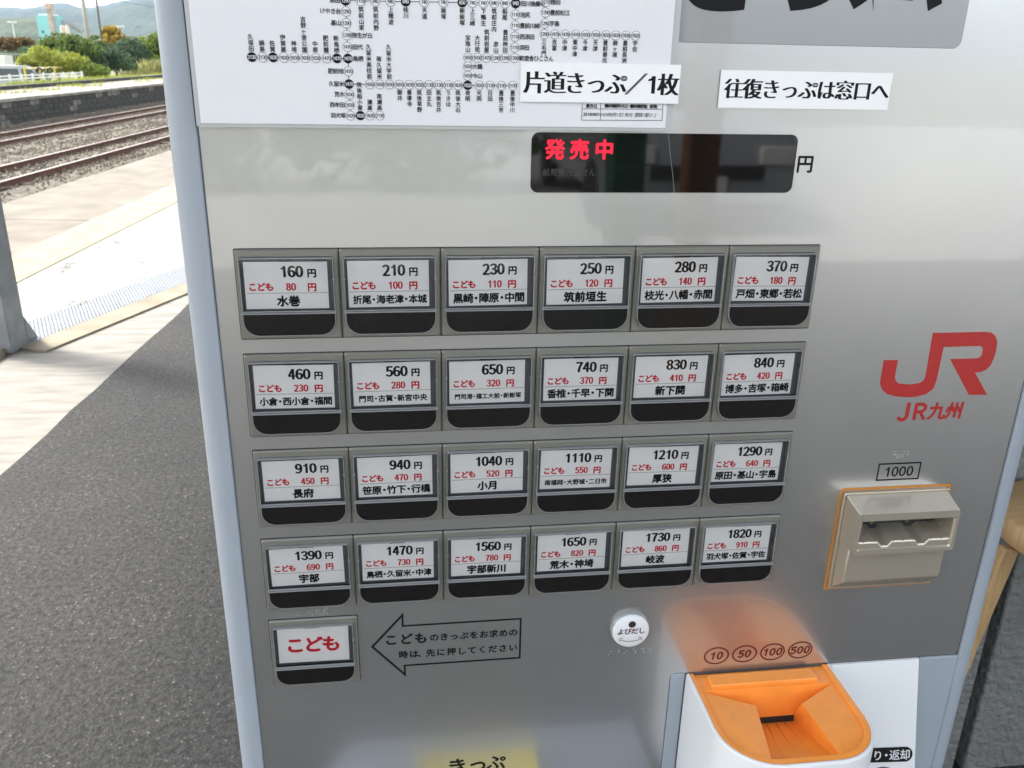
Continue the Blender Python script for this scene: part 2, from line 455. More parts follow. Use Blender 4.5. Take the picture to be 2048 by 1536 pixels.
# --- header window with large lettering
b = MB()
b.plate([(x, Z0 + z) for x, z in rrect(0.03, 0.5016, 0.1366, 0.25, 0.006, 6)], -0.0006, 0.001)
head = b.build('header_window', M['window'], machine, bevel=0.0003)
b = MB()
for c, x in (('き', 0.3245), ('っ', 0.3830), ('ぷ', 0.4490)):
    put(b, c, x, Z0 + 0.1860, 0.0680, -0.00072, off=0.035)
b.build('header_lettering', M['ink'], head)

# --- printed marks on the panel
b = MB()
def chaikin(pts, n=2, sharp=()):
    return pts
b.plate([(x / 1000, Z0 + z / 1000) for x, z in LOGO][::-1], -0.00012, 0.0, back=False)
me = b.build('rail_company_logo', M['logo'], machine)
b = MB()
put(b, 'J', 0.5128, Z0 - 0.1372, 0.0205, -0.0001, sx=0.95, bold=0.075)
put(b, 'R', 0.5262, Z0 - 0.1372, 0.0190, -0.0001, sx=0.95, bold=0.075)
put(b, '九', 0.5416, Z0 - 0.1374, 0.0158, -0.0001, bold=0.075, slant=0.06)
put(b, '州', 0.5567, Z0 - 0.1374, 0.0158, -0.0001, bold=0.075, slant=0.06)
b.build('rail_company_name', M['logo'], machine)
b = MB()
o1 = [(0.4993, -0.1988), (0.5374, -0.1988), (0.5374, -0.1826), (0.4993, -0.1826)]; i1 = [(0.5006, -0.1974), (0.5361, -0.1974), (0.5361, -0.1840), (0.5006, -0.1840)]
b.ring([(x, Z0 + z) for x, z in o1], [(x, Z0 + z) for x, z in i1], -0.0001)
for k, c in enumerate('1000'): put(b, c, 0.5085 + k * 0.0066, Z0 - 0.1907, 0.0117, -0.0001, bold=0.055)
b.build('banknote_sign', M['ink'], machine)
b = MB()
for k, (t, x) in enumerate((('10', 0.3797), ('50', 0.4056), ('100', 0.4316), ('500', 0.4575))):
    cz = Z0 - 0.3655
    co = [(x + 0.0116 * math.cos(R(a)), cz + 0.0092 * math.sin(R(a))) for a in range(0, 360, 9)]
    ci = [(x + 0.0101 * math.cos(R(a)), cz + 0.0077 * math.sin(R(a))) for a in range(0, 360, 9)]
    b.ring(co, ci, -0.0001)
    st = 0.0064 if len(t) == 2 else 0.0063
    for i, c in enumerate(t): put(b, c, x + (i - (len(t) - 1) / 2) * st, cz, 0.0100, -0.0001, bold=0.09, slant=0.14, sx=1.05)
b.build('coin_signs', M['maroon'], machine)
# arrow with its two lines of print
b = MB()
ao = [(0.0797, -0.3323), (0.1078, -0.3650), (0.1078, -0.3541), (0.2050, -0.3541), (0.2050, -0.3128), (0.1071, -0.3128), (0.1071, -0.3006)]
cx = [(0.0823, -0.3323), (0.1062, -0.3603), (0.1062, -0.3524), (0.2034, -0.3524), (0.2034, -0.3145), (0.1055, -0.3145), (0.1055, -0.3053)]
b.ring([(x, Z0 + z) for x, z in ao], [(x, Z0 + z) for x, z in cx], -0.0001)
line_text(b, 'こども', 0.0905, 0.1270, Z0 - 0.3268, 0.0112, -0.0001, bold=0.08)
line_text(b, 'のきっぷをお求めの', 0.1278, 0.2022, Z0 - 0.3270, 0.0078, -0.0001, bold=0.07)
line_text(b, '時は、先に押してください', 0.1018, 0.2026, Z0 - 0.3423, 0.0078, -0.0001, bold=0.07)
b.build('arrow_notice', M['ink'], machine)
b = MB()
for c, x in (('き', 0.1505), ('っ', 0.1690), ('ぷ', 0.1850)): put(b, c, x, Z0 - 0.4665, 0.0190, -0.0001, bold=0.05)
b.build('ticket_lettering', M['ink'], machine)
# raised dots
def dots(pts, r=0.00055):
    b = MB()
    for x, z in pts: b.lathe([(r, 0), (r * 0.8, 0.0003), (0.0001, 0.00045)], (x, 0, Z0 + z), 8, axis='y')
    return b.build('braille_dots', M['dots'], machine)
dots([(0.5112 + dx * 0.001, -0.1722 - dz * 0.001) for dx, dz in ((0, 3), (1, 0.5), (1.7, 3), (4, 3), (6.3, 0.4), (7.4, 3.2), (8.8, 0.5), (12.2, 0.6), (12, 3), (3, 5.6), (6, 5.6), (8.6, 5.6))])
dots([(0.0231 + dx * 0.001, -0.2975 + dz * 0.001) for dx, dz in ((0, 0), (0, 2.4), (2.3, 0), (9, 2.2), (11.3, 0), (11.3, 4.4), (15, 4.4), (15, 2.2), (17.3, 4.4), (17.3, 0), (21, 2.2), (21, 4.4), (23.3, 4.4), (23.3, 0))])
dots([(0.2815 + dx * 0.001, -0.3565 + dz * 0.001) for dx, dz in ((0, 0), (2.2, 3), (9, 4), (9, 2), (14, 0), (16, 2), (22, 4), (24, 2), (24, 0), (29, 4), (31, 4), (31, 2), (31, 0), (35, 4), (37, 2), (37, 0))])

b = MB(); rnd_ = random.Random(31)
for k in range(34):
    x, z = rnd_.uniform(0.0, 0.6), Z0 + rnd_.uniform(-0.36, 0.07); s = rnd_.uniform(0.00015, 0.00045)
    if k == 0: x, z, s = 0.3155, Z0 - 0.4305, 0.0008
    b.add([(x + s * math.cos(t) * rnd_.uniform(.5, 1), -0.00008, z + s * math.sin(t)) for t in (0, 1.1, 2.3, 3.4, 4.6, 5.5)], [(0, 1, 2, 3, 4, 5)])
o = b.build('dirt_specks', M['steel'], machine); o['kind'] = 'stuff'
M['scratch'] = mat('scratch', (0.30, 0.30, 0.29), rough=0.5)
b = MB(); pts_ = [(0.2975, 0.0775), (0.3000, 0.0640), (0.3034, 0.0480), (0.3050, 0.0385)]
for (xa, za), (xb, zb) in zip(pts_, pts_[1:]): b.add([(xa - .00012, -.0007, Z0 + za), (xb - .00012, -.0007, Z0 + zb), (xb + .00014, -.0007, Z0 + zb), (xa + .0001, -.0007, Z0 + za)], [(0, 1, 2, 3)])
b.build('scratch', M['scratch'], disp)

# ------------------------------------------------------------------ the fare buttons
BW, BH, BP = 0.070, 0.06431, 0.07517
def rr4(x0, x1, z0, z1, rb, rt, n=5):
    out = []
    for cx, cz, a0, rr in ((x0, z0, 180, rb), (x1, z0, 270, rb), (x1, z1, 0, rt), (x0, z1, 90, rt)):
        ox = cx + (rr if cx == x0 else -rr); oz = cz + (rr if cz == z0 else -rr)
        for i in range(n + 1):
            t = R(a0 + 90 * i / n); out.append((ox + rr * math.cos(t), oz + rr * math.sin(t)))
    return out
def button_parts(kodomo=False):
    """bezel with a black key, a clear cover and the socket for a card; local origin at the top left corner"""
    b = MB()
    oA = rr4(0.0003, BW - 0.0003, -BH + 0.0003, -0.0003, 0.0012, 0.0012)
    oB = rr4(0.0013, BW - 0.0013, -BH + 0.0013, -0.0013, 0.0012, 0.0012)
    iA = rr4(0.0029, 0.0665, -0.0611, -0.0050, 0.0108, 0.0022)
    iB = rr4(0.0033, 0.0661, -0.0607, -0.0054, 0.0105, 0.0020)
    b.ring(oA, oA, 0.0, y1=-0.0016); b.ring(oA, oB, -0.0016, y1=-0.0026)
    b.ring(oB, iA, -0.0026); b.ring(iA, iB, -0.0026, y1=-0.0018); b.ring(iB, iB, -0.0018, y1=-0.0004)
    b.plate(iB, -0.0004, 0.0, mi=1, back=False)
    bez = b.build('button', [M['bezel'], M['back']], machine)
    for p in bez.data.polygons: p.use_smooth = False
    # key: black tab at the bottom, thin clear rim round the whole cover
    t = MB()
    k = rr4(0.0037, 0.0657, -0.0602, -0.0446, 0.0100, 0.0003)
    t.plate(k, -0.0062, -0.0006)
    key = t.build('button_key', M['tab'], bez, bevel=0.0005)
    c = MB()
    ro = rr4(0.0031, 0.0663, -0.0609, -0.0055, 0.0107, 0.0016); ri = rr4(0.0036, 0.0658, -0.0603, -0.0060, 0.0102, 0.0012)
    c.ring(ro, ri, -0.0058); c.ring(ro, ro, -0.0006, y1=-0.0058); c.ring(ri, ri, -0.0058, y1=-0.0006)
    for x0, x1 in ((0.0026, 0.0040), (0.0654, 0.0668)):
        c.box(x0, x1, -0.0062, -0.0010, -0.0212, -0.0206); c.box(x0, x1, -0.0068, -0.0010, -0.0446, -0.0432)
    c.box(0.0036, 0.0658, -0.0074, -0.0058, -0.0445, -0.0437); c.box(0.0036, 0.0658, -0.0064, -0.0050, -0.0433, -0.0428)
    c.box(0.0280, 0.0400, -0.0046, -0.0030, -0.0072, -0.0062, mi=1)
    rim = c.build('clear_rim', [M['edge'], M['tab']], bez)
    s = MB(); s.add([(0.0037, -0.0050, -0.0436), (0.0657, -0.0050, -0.0436), (0.0657, -0.0050, -0.0061), (0.0037, -0.0050, -0.0061)], [(0, 1, 2, 3)])
    s.build('clear_cover', M['clear'], bez)
    return bez
FARES = [[('160', '80', '水巻'), ('210', '100', '折尾・海老津・本城'), ('230', '110', '黒崎・陣原・中間'), ('250', '120', '筑前垣生'), ('280', '140', '枝光・八幡・赤間'), ('370', '180', '戸畑・東郷・若松')],
         [('460', '230', '小倉・西小倉・福間'), ('560', '280', '門司・古賀・新宮中央'), ('650', '320', '門司港・福工大前・新飯塚'), ('740', '370', '香椎・千早・下関'), ('830', '410', '新下関'), ('840', '420', '博多・吉塚・箱崎')],
         [('910', '450', '長府'), ('940', '470', '笹原・竹下・行橋'), ('1040', '520', '小月'), ('1110', '550', '南福岡・大野城・二日市'), ('1210', '600', '厚狭'), ('1290', '640', '原田・基山・宇島')],
         [('1390', '690', '宇部'), ('1470', '730', '鳥栖・久留米・中津'), ('1560', '780', '宇部新川'), ('1650', '820', '荒木・神埼'), ('1730', '860', '岐波'), ('1820', '910', '羽犬塚・佐賀・宇佐')]]
CX, CZ = 0.0340, -0.0251
def card(fare, par):
    b = MB(); hw, hh = 0.0281, 0.0166
    # sheet with finely pinked left edge
    b.plate([(-hw, -hh), (hw, -hh), (hw, hh), (-hw, hh)], 0.0, 0.0003, mi=0)
    y = -0.00008
    f = lambda x, z: (x - CX, z - CZ)
    if fare == 'こども':
        line_text(b, fare, -0.0218, 0.0212, -0.0000, 0.0158, y, mi=2, bold=0.085)
    else:
        big, small, st = fare
        n = len(big)
        for i, c in enumerate(big): put(b, c, 0.0431 - CX - (n - 1 - i) * 0.00525, -0.01535 - CZ, 0.0104, y, mi=1, bold=0.05, hbold=0.11, sx=0.92)
        put(b, '円', 0.0514 - CX, -0.0166 - CZ, 0.0066, y, mi=1, bold=0.09)
        line_text(b, 'こども', 0.0083 - CX, 0.0252 - CX, -0.0261 - CZ, 0.0061, y, mi=2, bold=0.10)
        n = len(small)
        for i, c in enumerate(small): put(b, c, 0.0352 + (0.0 if n == 3 else 0.0) - CX + i * 0.0034, -0.0261 - CZ, 0.0070, y, mi=2, bold=0.05, hbold=0.10, sx=0.86)
        put(b, '円', 0.0511 - CX, -0.0265 - CZ, 0.0064, y, mi=2, bold=0.09)
        b.add([(-0.0270, y, -0.0306 - CZ), (hw, y, -0.0306 - CZ), (hw, y, -0.03035 - CZ), (-0.0270, y, -0.03035 - CZ)], [(0, 1, 2, 3)], 1)
        nn = sum(0.55 if c == '・' else 1 for c in st)
        u = min(0.0080, 0.0515 / nn); size = min(0.0080, u * 1.04)
        if nn > 9: u = 0.0500 / nn; size = u * 1.0
        wdt = u * nn
        line_text(b, st, -wdt / 2 + 0.0006, wdt / 2 + 0.0006, -0.0363 - CZ, size, y, mi=1, nw=0.55, bold=0.095 if nn < 7 else 0.08)
    o = b.build('price_card', [M['paper'], M['ink'], M['red']], par)
    o.matrix_parent_inverse = Matrix.Identity(4)
    o.location = (CX + random.uniform(-0.0004, 0.0004), -0.0022, CZ + random.uniform(-0.0003, 0.0003))
    o.rotation_euler = (0, R(random.uniform(-0.7, 0.7)), 0)
    return o
for r_ in range(5):
    b = MB(); zt0 = -r_ * BP if r_ < 4 else -0.2999; x1_ = 6 * BW if r_ < 4 else BW
    b.plate([(x, Z0 + z) for x, z in rrect(-0.0003, x1_ + 0.0003, zt0 - BH - 0.0003, zt0 + 0.0003, 0.0012, 3)], -0.0003, 0.001)
    b.build('button_row_base', M['gap'], machine)
proto = button_parts()
def place_button(i, lx, lz, fare):
    if i == 0: o = proto
    else:
        o = proto.copy(); COL.objects.link(o); o.parent = machine; o.matrix_parent_inverse = proto.matrix_parent_inverse.copy()
        for ch in proto.children:
            if ch.name.startswith('price_card'): continue
            c = ch.copy(); COL.objects.link(c); c.parent = o
    o.location = (lx, 0.0, Z0 + lz)
    return o
slots = [(c * BW, -r * BP, FARES[r][c]) for r in range(4) for c in range(6)] + [(0.0, -0.2999, 'こども')]
btns = [place_button(i, *s) for i, s in enumerate(slots)]
for o, s in zip(btns, slots):
    ORG[o.name] = Vector((0, 0, 0)); card(s[2], o)
    o['label'] = ('こども child fare button with large red lettering' if s[2] == 'こども' else 'fare button for %s yen' % s[2][0])

# ------------------------------------------------------------------ call button
b = MB()
cxx, czz = 0.2985, Z0 - 0.3300
b.lathe([(0.0172, 0.0), (0.0172, 0.0018), (0.0160, 0.0028), (0.0157, 0.0032)], (cxx, 0, czz), 40, mi=2, axis='y')
b.lathe([(0.0158, 0.0030), (0.0158, 0.0048), (0.0150, 0.0055), (0.0001, 0.0056)], (cxx, 0, czz), 40, axis='y')
y = -0.0059
line_text(b, 'よびだし', cxx - 0.0122, cxx + 0.0122, czz + 0.0008, 0.0064, y, mi=1, bold=0.05)
arc = [(cxx + 0.0095 * math.sin(R(a)) * 1.0, czz - 0.0060 - 0.0034 * math.cos(R(a))) for a in range(-80, 81, 10)]
for k in range(len(arc) - 1):
    (x0, z0), (x1, z1) = arc[k], arc[k + 1]
    b.add([(x0, y, z0 - 0.00025), (x1, y, z1 - 0.00025), (x1, y, z1 + 0.00025), (x0, y, z0 + 0.00025)], [(0, 1, 2, 3)], 1)
for s in (-1, 1):
    tx, tz = cxx + s * 0.0104, czz - 0.0058
    b.add([(tx, y, tz), (tx - s * 0.0035, y, tz + 0.0005), (tx - s * 0.0034, y, tz - 0.0003)], [(0, 1, 2) if s < 0 else (0, 1, 2)], 1)
    b.add([(tx, y, tz), (tx - s * 0.0008, y, tz - 0.0032), (tx - s * 0.0013, y, tz - 0.0029)], [(0, 1, 2)], 1)
call = b.build('call_button', [M['white'], M['maroon'], M['edge']], machine)
call['label'] = 'round white call button with red よびだし lettering'
b = MB(); b.lathe([(0.0031, 0.0055), (0.0031, 0.0062), (0.0022, 0.0064), (0.0016, 0.0059), (0.0001, 0.0066)], (cxx + 0.0004, 0, czz + 0.0078), 20, axis='y')
b.build('lamp', M['steel'], call)

# ------------------------------------------------------------------ banknote slot
b = MB()
b.ring([(x, Z0 + z) for x, z in rr4(0.4692, 0.5692, -0.3030, -0.2042, 0.0015, 0.0040)], [(x, Z0 + z) for x, z in rr4(0.4715, 0.5668, -0.3008, -0.2066, 0.001, 0.0030)], -0.0002)
b.build('slot_border', M['orangeline'], machine)
b = MB(); zz = lambda v: Z0 + v
b.plate([(x, Z0 + z) for x, z in rr4(0.4722, 0.5662, -0.3002, -0.2072, 0.0012, 0.0022)], -0.0036, 0.0)
slot = b.build('banknote_slot', M['champ'], machine, bevel=0.0006)
slot['label'] = 'champagne coloured 1000 yen banknote inlet'
b = MB()
# lower housing
lx0, lx1 = 0.4738, 0.5640
vs = [(lx0, -0.0040, zz(-0.2500)), (lx1, -0.0040, zz(-0.2500)), (lx1, -0.0040, zz(-0.2985)), (lx0, -0.0040, zz(-0.2985)),
      (lx0 + 0.0015, -0.0185, zz(-0.2500)), (lx1 - 0.0015, -0.0185, zz(-0.2500)), (lx1 - 0.0015, -0.0185, zz(-0.2835)), (lx0 + 0.0015, -0.0185, zz(-0.2835))]
b.add(vs, [(4, 7, 6, 5), (0, 3, 7, 4), (5, 6, 2, 1), (7, 3, 2, 6), (0, 4, 5, 1), (0, 1, 2, 3)])
b.build('slot_housing', M['champ'], slot, bevel=0.0012)
# mouth: a hood with an open front
b = MB()
mo = [(0.4735, -0.2512), (0.5608, -0.2512), (0.5608, -0.2135), (0.4735, -0.2135)]
mi_ = [(0.4762, -0.2480), (0.5584, -0.2480), (0.5584, -0.2200), (0.4762, -0.2200)]
mf = [(0.4775, -0.2472), (0.5571, -0.2472), (0.5571, -0.2208), (0.4775, -0.2208)]
bk = [(0.4738, -0.2512), (0.5640, -0.2512), (0.5640, -0.2088), (0.4738, -0.2088)]
G = lambda l: [(x, Z0 + z) for x, z in l]
b.ring(G(bk), G(mo), -0.0040, y1=-0.0285); b.ring(G(mo), G(mi_), -0.0285); b.ring(G(mi_), G(mf), -0.0285, y1=-0.0270); b.ring(G(mf), G(mf), -0.0270, y1=-0.0042)
b.build('slot_hood', M['champ'], slot, bevel=0.0011)
b = MB()
# bed of the mouth with ribs and two channels
prof = [(0.4776, -0.2405), (0.4816, -0.2405), (0.4820, -0.2411), (0.4826, -0.2411), (0.4830, -0.2405), (0.4918, -0.2405), (0.4923, -0.2412), (0.4930, -0.2405), (0.4940, -0.2407), (0.4980, -0.2448), (0.5035, -0.2448), (0.5064, -0.2408), (0.5072, -0.2402), (0.5077, -0.2410), (0.5084, -0.2405),
        (0.5155, -0.2405), (0.5160, -0.2411), (0.5166, -0.2411), (0.5170, -0.2405), (0.5250, -0.2405), (0.5255, -0.2412), (0.5262, -0.2405), (0.5272, -0.2407), (0.5303, -0.2446), (0.5358, -0.2446), (0.5392, -0.2408), (0.5400, -0.2402), (0.5405, -0.2410), (0.5412, -0.2405), (0.5498, -0.2405), (0.5503, -0.2411), (0.5509, -0.2411), (0.5513, -0.2405), (0.5570, -0.2405)]
n = len(prof)
vs = [(x, -0.0262, Z0 + z) for x, z in prof] + [(x, -0.0045, Z0 + z + 0.004) for x, z in prof] + [(x, -0.0268, Z0 + z - 0.0012) for x, z in prof] + [(x, -0.0268, Z0 - 0.2472) for x, z in prof]
b.add(vs, [(i, i + 1, i + 1 + n, i + n) for i in range(n - 1)] + [(i + 2 * n, i + 1 + 2 * n, i + 1, i) for i in range(n - 1)] + [(i + 3 * n, i + 1 + 3 * n, i + 1 + 2 * n, i + 2 * n) for i in range(n - 1)])
b.build('slot_bed', M['champ'], slot)
for x in (0.4985, 0.5305):
    b = MB(); b.lathe([(0.0018, 0), (0.0016, 0.0008), (0.0001, 0.001)], (x, -0.0055, zz(-0.2345)), 10, axis='y'); b.build('slot_lamp', M['green_led'], slot)
b = MB(); b.add([(0.4776, -0.0044, zz(-0.2472)), (0.5570, -0.0044, zz(-0.2472)), (0.5570, -0.0044, zz(-0.2208)), (0.4776, -0.0044, zz(-0.2208))], [(0, 1, 2, 3)])
b.build('slot_interior', M['gap'], slot)

# ------------------------------------------------------------------ coin unit
zt = Z0 - 0.3828
X0, X1, YF = 0.3538, 0.4890, -0.1130
def ushape(ins, rad, n=12, x0=X0, x1=X1, yf=YF, yb=0.0):
    """outline from back left, round the front, to back right (x, y)"""
    a0, a1, f = x0 + ins, x1 - ins, yf + ins
    rr = rad - ins
    out = [(a0, yb)]
    for i in range(n + 1):
        t = R(180 + 90 * i / n); out.append((a0 + rr + rr * math.cos(t), f + rr + rr * math.sin(t)))
    for i in range(n + 1):
        t = R(270 + 90 * i / n); out.append((a1 - rr + rr * math.cos(t), f + rr + rr * math.sin(t)))
    out.append((a1, yb))
    return out
b = MB()
def loft(b, rows, mi=0, smooth=True):
    n = len(rows[0]); vs = [p for r_ in rows for p in r_]
    b.add(vs, [(k * n + i, k * n + i + 1, (k + 1) * n + i + 1, (k + 1) * n + i) for k in range(len(rows) - 1) for i in range(n - 1)], mi, smooth)
U = lambda ins, z, rad=0.046: [(x, y, z) for x, y in ushape(ins, rad)]
rows = [U(0.0, 0.70), U(0.0, zt - 0.0025), U(0.0004, zt - 0.0010), U(0.0012, zt - 0.0001), U(0.0022, zt + 0.0001), U(0.0030, zt - 0.0003), U(0.0032, zt - 0.0020)]
loft(b, rows)
coin = b.build('coin_housing', M['white'], machine)
b = MB()
zo = zt - 0.0004
rim_o, rim_i = U(0.0033, zo), U(0.0085, zo)
rim_i = [(x + (0.0 if x > 0.42 else -0.0022), y, z) for x, y, z in rim_i]
loft(b, [U(0.0033, zo - 0.003), rim_o], smooth=False); loft(b, [rim_o, rim_i, [(x, y, z - 0.0020) for x, y, z in rim_i]], smooth=False)
zi = zo - 0.0020
A = (0.3600, -0.0205, zi); B_ = (0.4805, -0.0225, zi)
SL, SR = (0.4135, -0.0270, Z0 - 0.4130), (0.4460, -0.0270, Z0 - 0.4130)
SL2, SR2 = (0.4135, -0.0285, Z0 - 0.4185), (0.4460, -0.0285, Z0 - 0.4185)
LB, LF = (0.4035, -0.0385, zi - 0.004), (0.3900, -0.1040, zi - 0.0005)
RB, RF = (0.4440, -0.0400, zi - 0.004), (0.4470, -0.1040, zi - 0.0005)
FL, FR = (0.3905, -0.1035, zi - 0.0060), (0.4465, -0.1035, zi - 0.0060)
b.add([A, B_, SL, SR, LB, RB], [(0, 2, 3, 1), (0, 4, 2), (1, 3, 5)])
b.add([SL2, SR2, FL, FR, LB, LF, RB, RF, SL, SR], [(0, 2, 3, 1), (0, 4, 5, 2), (0, 8, 4), (1, 3, 7, 6), (1, 6, 9)])
inner = [(x, y, zi) for x, y, z in rim_i]
li = [q for q in inner if q[0] < LF[0] + 0.001 and q[1] < -0.021]
ri = [q for q in inner if q[0] > RF[0] - 0.001 and q[1] < -0.021]
mid = [q for q in inner if LF[0] + 0.001 <= q[0] <= RF[0] - 0.001 and q[1] < -0.021]
b.add([A, LB, LF] + li[::-1], [tuple(range(3 + len(li)))[::-1]])
b.add([RB, B_] + ri[::-1] + [RF], [tuple(range(3 + len(ri)))[::-1]])
b.add([LF] + mid + [RF, FR, FL], [tuple(range(len(mid) + 4))])
b.add([li[-1]] + mid[:1] + [LF], [(0, 1, 2)]) if mid else None
b.add([mid[-1], ri[0], RF], [(0, 1, 2)]) if mid else None
# back shelf and ledge
b.add([(0.3600, 0.0, zi), (0.4805, 0.0, zi), A, B_], [(0, 1, 3, 2)])
fun = b.build('coin_funnel', M['orange'], coin)
b = MB(); b.box(0.3705, 0.4680, -0.0190, -0.0045, zi - 0.001, zo + 0.0016)
b.build('funnel_ledge', M['orange'], fun, bevel=0.0012)
b = MB()
b.add([(0.4135, -0.0268, Z0 - 0.4132), (0.4460, -0.0268, Z0 - 0.4132), (0.4460, -0.0283, Z0 - 0.4186), (0.4135, -0.0283, Z0 - 0.4186)], [(0, 3, 2, 1)])
b.build('coin_opening', M['gap'], fun)
b = MB()
for k in range(3):
    t0 = 0.22 + k * 0.25
    pa = Vector(SL2).lerp(Vector(SR2), t0); pb = Vector(FL).lerp(Vector(FR), t0)
    b.tube(pa + Vector((0, 0, 0.00005)), pb + Vector((0, 0, 0.00005)), 0.00035, seg=6)
b.build('coin_guides', M['orange'], fun)

# white plate to the right of the coin unit, curving forward as it goes down
b = MB(); nx, nz = 14, 18
def platey(i, j):
    u, v = i / nx, j / nz
    return -0.0012 - 0.048 * v ** 1.05 * (0.75 + 0.25 * u)
g = [[(0.4860 + 0.0885 * i / nx, platey(i, j), Z0 - 0.3838 - 0.18 * j / nz) for i in range(nx + 1)] for j in range(nz + 1)]
loft(b, g)
loft(b, [[g[j][nx] for j in range(nz + 1)], [(g[j][nx][0] + 0.0008, g[j][nx][1] + 0.0012, g[j][nx][2]) for j in range(nz + 1)], [(g[j][nx][0] + 0.0008, 0.008, g[j][nx][2]) for j in range(nz + 1)]])
loft(b, [[(0.4860 + 0.0885 * i / nx, 0.008, Z0 - 0.3838) for i in range(nx + 1)], g[0]])
plate_ = b.build('return_plate', M['white'], machine)
b = MB()
def on_plate(x, z, off):
    i = (x - 0.4860) / 0.0885 * nx; j = (Z0 - 0.3838 - z) / 0.18 * nz
    return (x, platey(i, j) - off, z)
pc = rrect(0.5100, 0.5715, Z0 - 0.4795, Z0 - 0.4655, 0.0068, 6)
b.add([on_plate(x, z, 0.0008) for x, z in pc], [tuple(range(len(pc)))], 0)
t = MB(); line_text(t, 'おつり・返却', 0.5130, 0.5690, Z0 - 0.4725, 0.0104, 0, bold=0.03, nw=0.6)
b.add([on_plate(x, z, 0.0013 - yy * 2) for x, yy, z in t.v], t.f, 1)
b.build('return_label', [M['ink'], M['white']], plate_)
b = MB()
co = [(0.5440 + 0.0155 * math.cos(R(a)), Z0 - 0.4995 + 0.0155 * math.sin(R(a))) for a in range(0, 360, 10)]
ci = [(0.5440 + 0.0145 * math.cos(R(a)), Z0 - 0.4995 + 0.0145 * math.sin(R(a))) for a in range(0, 360, 10)]
n = len(co); b.add([on_plate(x, z, 0.0006) for x, z in co + ci], [(i, (i + 1) % n, (i + 1) % n + n, i + n) for i in range(n)])
b.build('lever_mark', M['ink'], plate_)

# shelf and ticket outlet below (seen in the panel's reflection)
b = MB()
sh = [(0.035, 0.0), (0.035, -0.060)]
for i in range(7): t = R(180 + 90 * i / 6); sh.append((0.065 + 0.03 * math.cos(t), -0.060 + 0.03 * math.sin(t)))
sh += [(0.3385, -0.090), (0.3385, 0.0)]
b.slab(sh, Z0 - 0.56, Z0 - 0.512)
b.build('outlet_shelf', M['body'], machine, bevel=0.002)
b = MB(); b.box(0.120, 0.225, -0.056, -0.001, Z0 - 0.512, Z0 - 0.504); b.box(0.118, 0.120, -0.056, -0.001, Z0 - 0.512, Z0 - 0.490); b.box(0.225, 0.227, -0.056, -0.001, Z0 - 0.512, Z0 - 0.490)
b.build('ticket_tray', M['yellow'], machine, bevel=0.001)

# ------------------------------------------------------------------ papers stuck on the machine
root = empty('fare_map_poster', (0.14, -0.001, Z0 + 0.081))
tag(root, 'laminated white fare map sheet of railway lines hung on the upper left of the machine', 'poster')
b = MB(); b.plate(G(rrect(-0.0140, 0.2975, 0.0800, 0.42, 0.001, 2)), -0.0062, -0.0052); b.build('laminate', M['lam'], root)
b = MB(); b.plate(G([(-0.0112, 0.0822), (0.2930, 0.0822), (0.2930, 0.405), (-0.0112, 0.405)]), -0.0068, -0.0064, mi=0)
y = -0.0071
for ln in MAP_LINES:
    for (xa, za), (xb, zb) in zip(ln, ln[1:]):
        xa, za, xb, zb = xa / 1000, Z0 + za / 1000, xb / 1000, Z0 + zb / 1000
        d = Vector((xb - xa, zb - za)).normalized() * 0.00018; nx_, nz_ = -d.y, d.x
        b.add([(xa - nx_, y, za - nz_), (xb - nx_, y, zb - nz_), (xb + nx_, y, zb + nz_), (xa + nx_, y, za + nz_)], [(0, 1, 2, 3)], 1)
for x, z, fare, filled, nm, dr in MAP_NODES:
    x /= 1000; z = Z0 + z / 1000
    ra, rb = 0.00300, 0.00275
    co = [(x + ra * math.cos(R(a)), z + ra * 0.97 * math.sin(R(a))) for a in range(0, 360, 20)]
    ci = [(x + rb * math.cos(R(a)), z + rb * 0.97 * math.sin(R(a))) for a in range(0, 360, 20)]
    b.add([(p, y - 0.0001, q) for p, q in co], [tuple(range(len(co)))], 1 if filled else 2)
    if not filled: b.add([(p, y - 0.0002, q) for p, q in ci], [tuple(range(len(ci)))], 0)
    st = 0.00128
    for i, c in enumerate(fare): put(b, c, x + (i - (len(fare) - 1) / 2) * st, z, 0.0030, y - 0.0003, mi=(0 if filled else 1), sx=0.85, bold=0.0, hbold=0.06)
    k = 0.00345; n = len(nm)
    for i, c in enumerate(nm):
        if dr == 'r': cx_, cz_ = x + 0.0031 + (i + 0.5) * k * 0.93, z
        elif dr == 'l': cx_, cz_ = x - 0.0031 - (n - i - 0.5) * k * 0.93, z
        elif dr == 'd': cx_, cz_ = x, z - 0.0030 - (i + 0.5) * k * 1.02
        else: cx_, cz_ = x, z + 0.0030 + (n - i - 0.5) * k * 1.02
        put(b, c, cx_, cz_, k, y - 0.0001, mi=1, bold=0.03)
T = [(x / 1000, Z0 + z / 1000) for x, z in MAP_TABLE]
def seg(b, p, q, wd, yy, mi):
    d = (Vector(q) - Vector(p)).normalized() * wd / 2; nx_, nz_ = -d.y, d.x
    b.add([(p[0] - nx_, yy, p[1] - nz_), (q[0] - nx_, yy, q[1] - nz_), (q[0] + nx_, yy, q[1] + nz_), (p[0] + nx_, yy, p[1] + nz_)], [(0, 1, 2, 3)], mi)
for i, j in ((0, 1), (1, 2), (2, 3), (3, 0), (4, 5), (6, 7)): seg(b, T[i], T[j], 0.0003, y, 1)
line_text(b, '賃改日', 0.2372, 0.2450, Z0 + 0.0958, 0.0026, y, mi=1, bold=0.06)
line_text(b, '最終確認年月日・最終確認者(駅長)', 0.2500, 0.2880, Z0 + 0.0960, 0.0026, y, mi=1, bold=0.06)
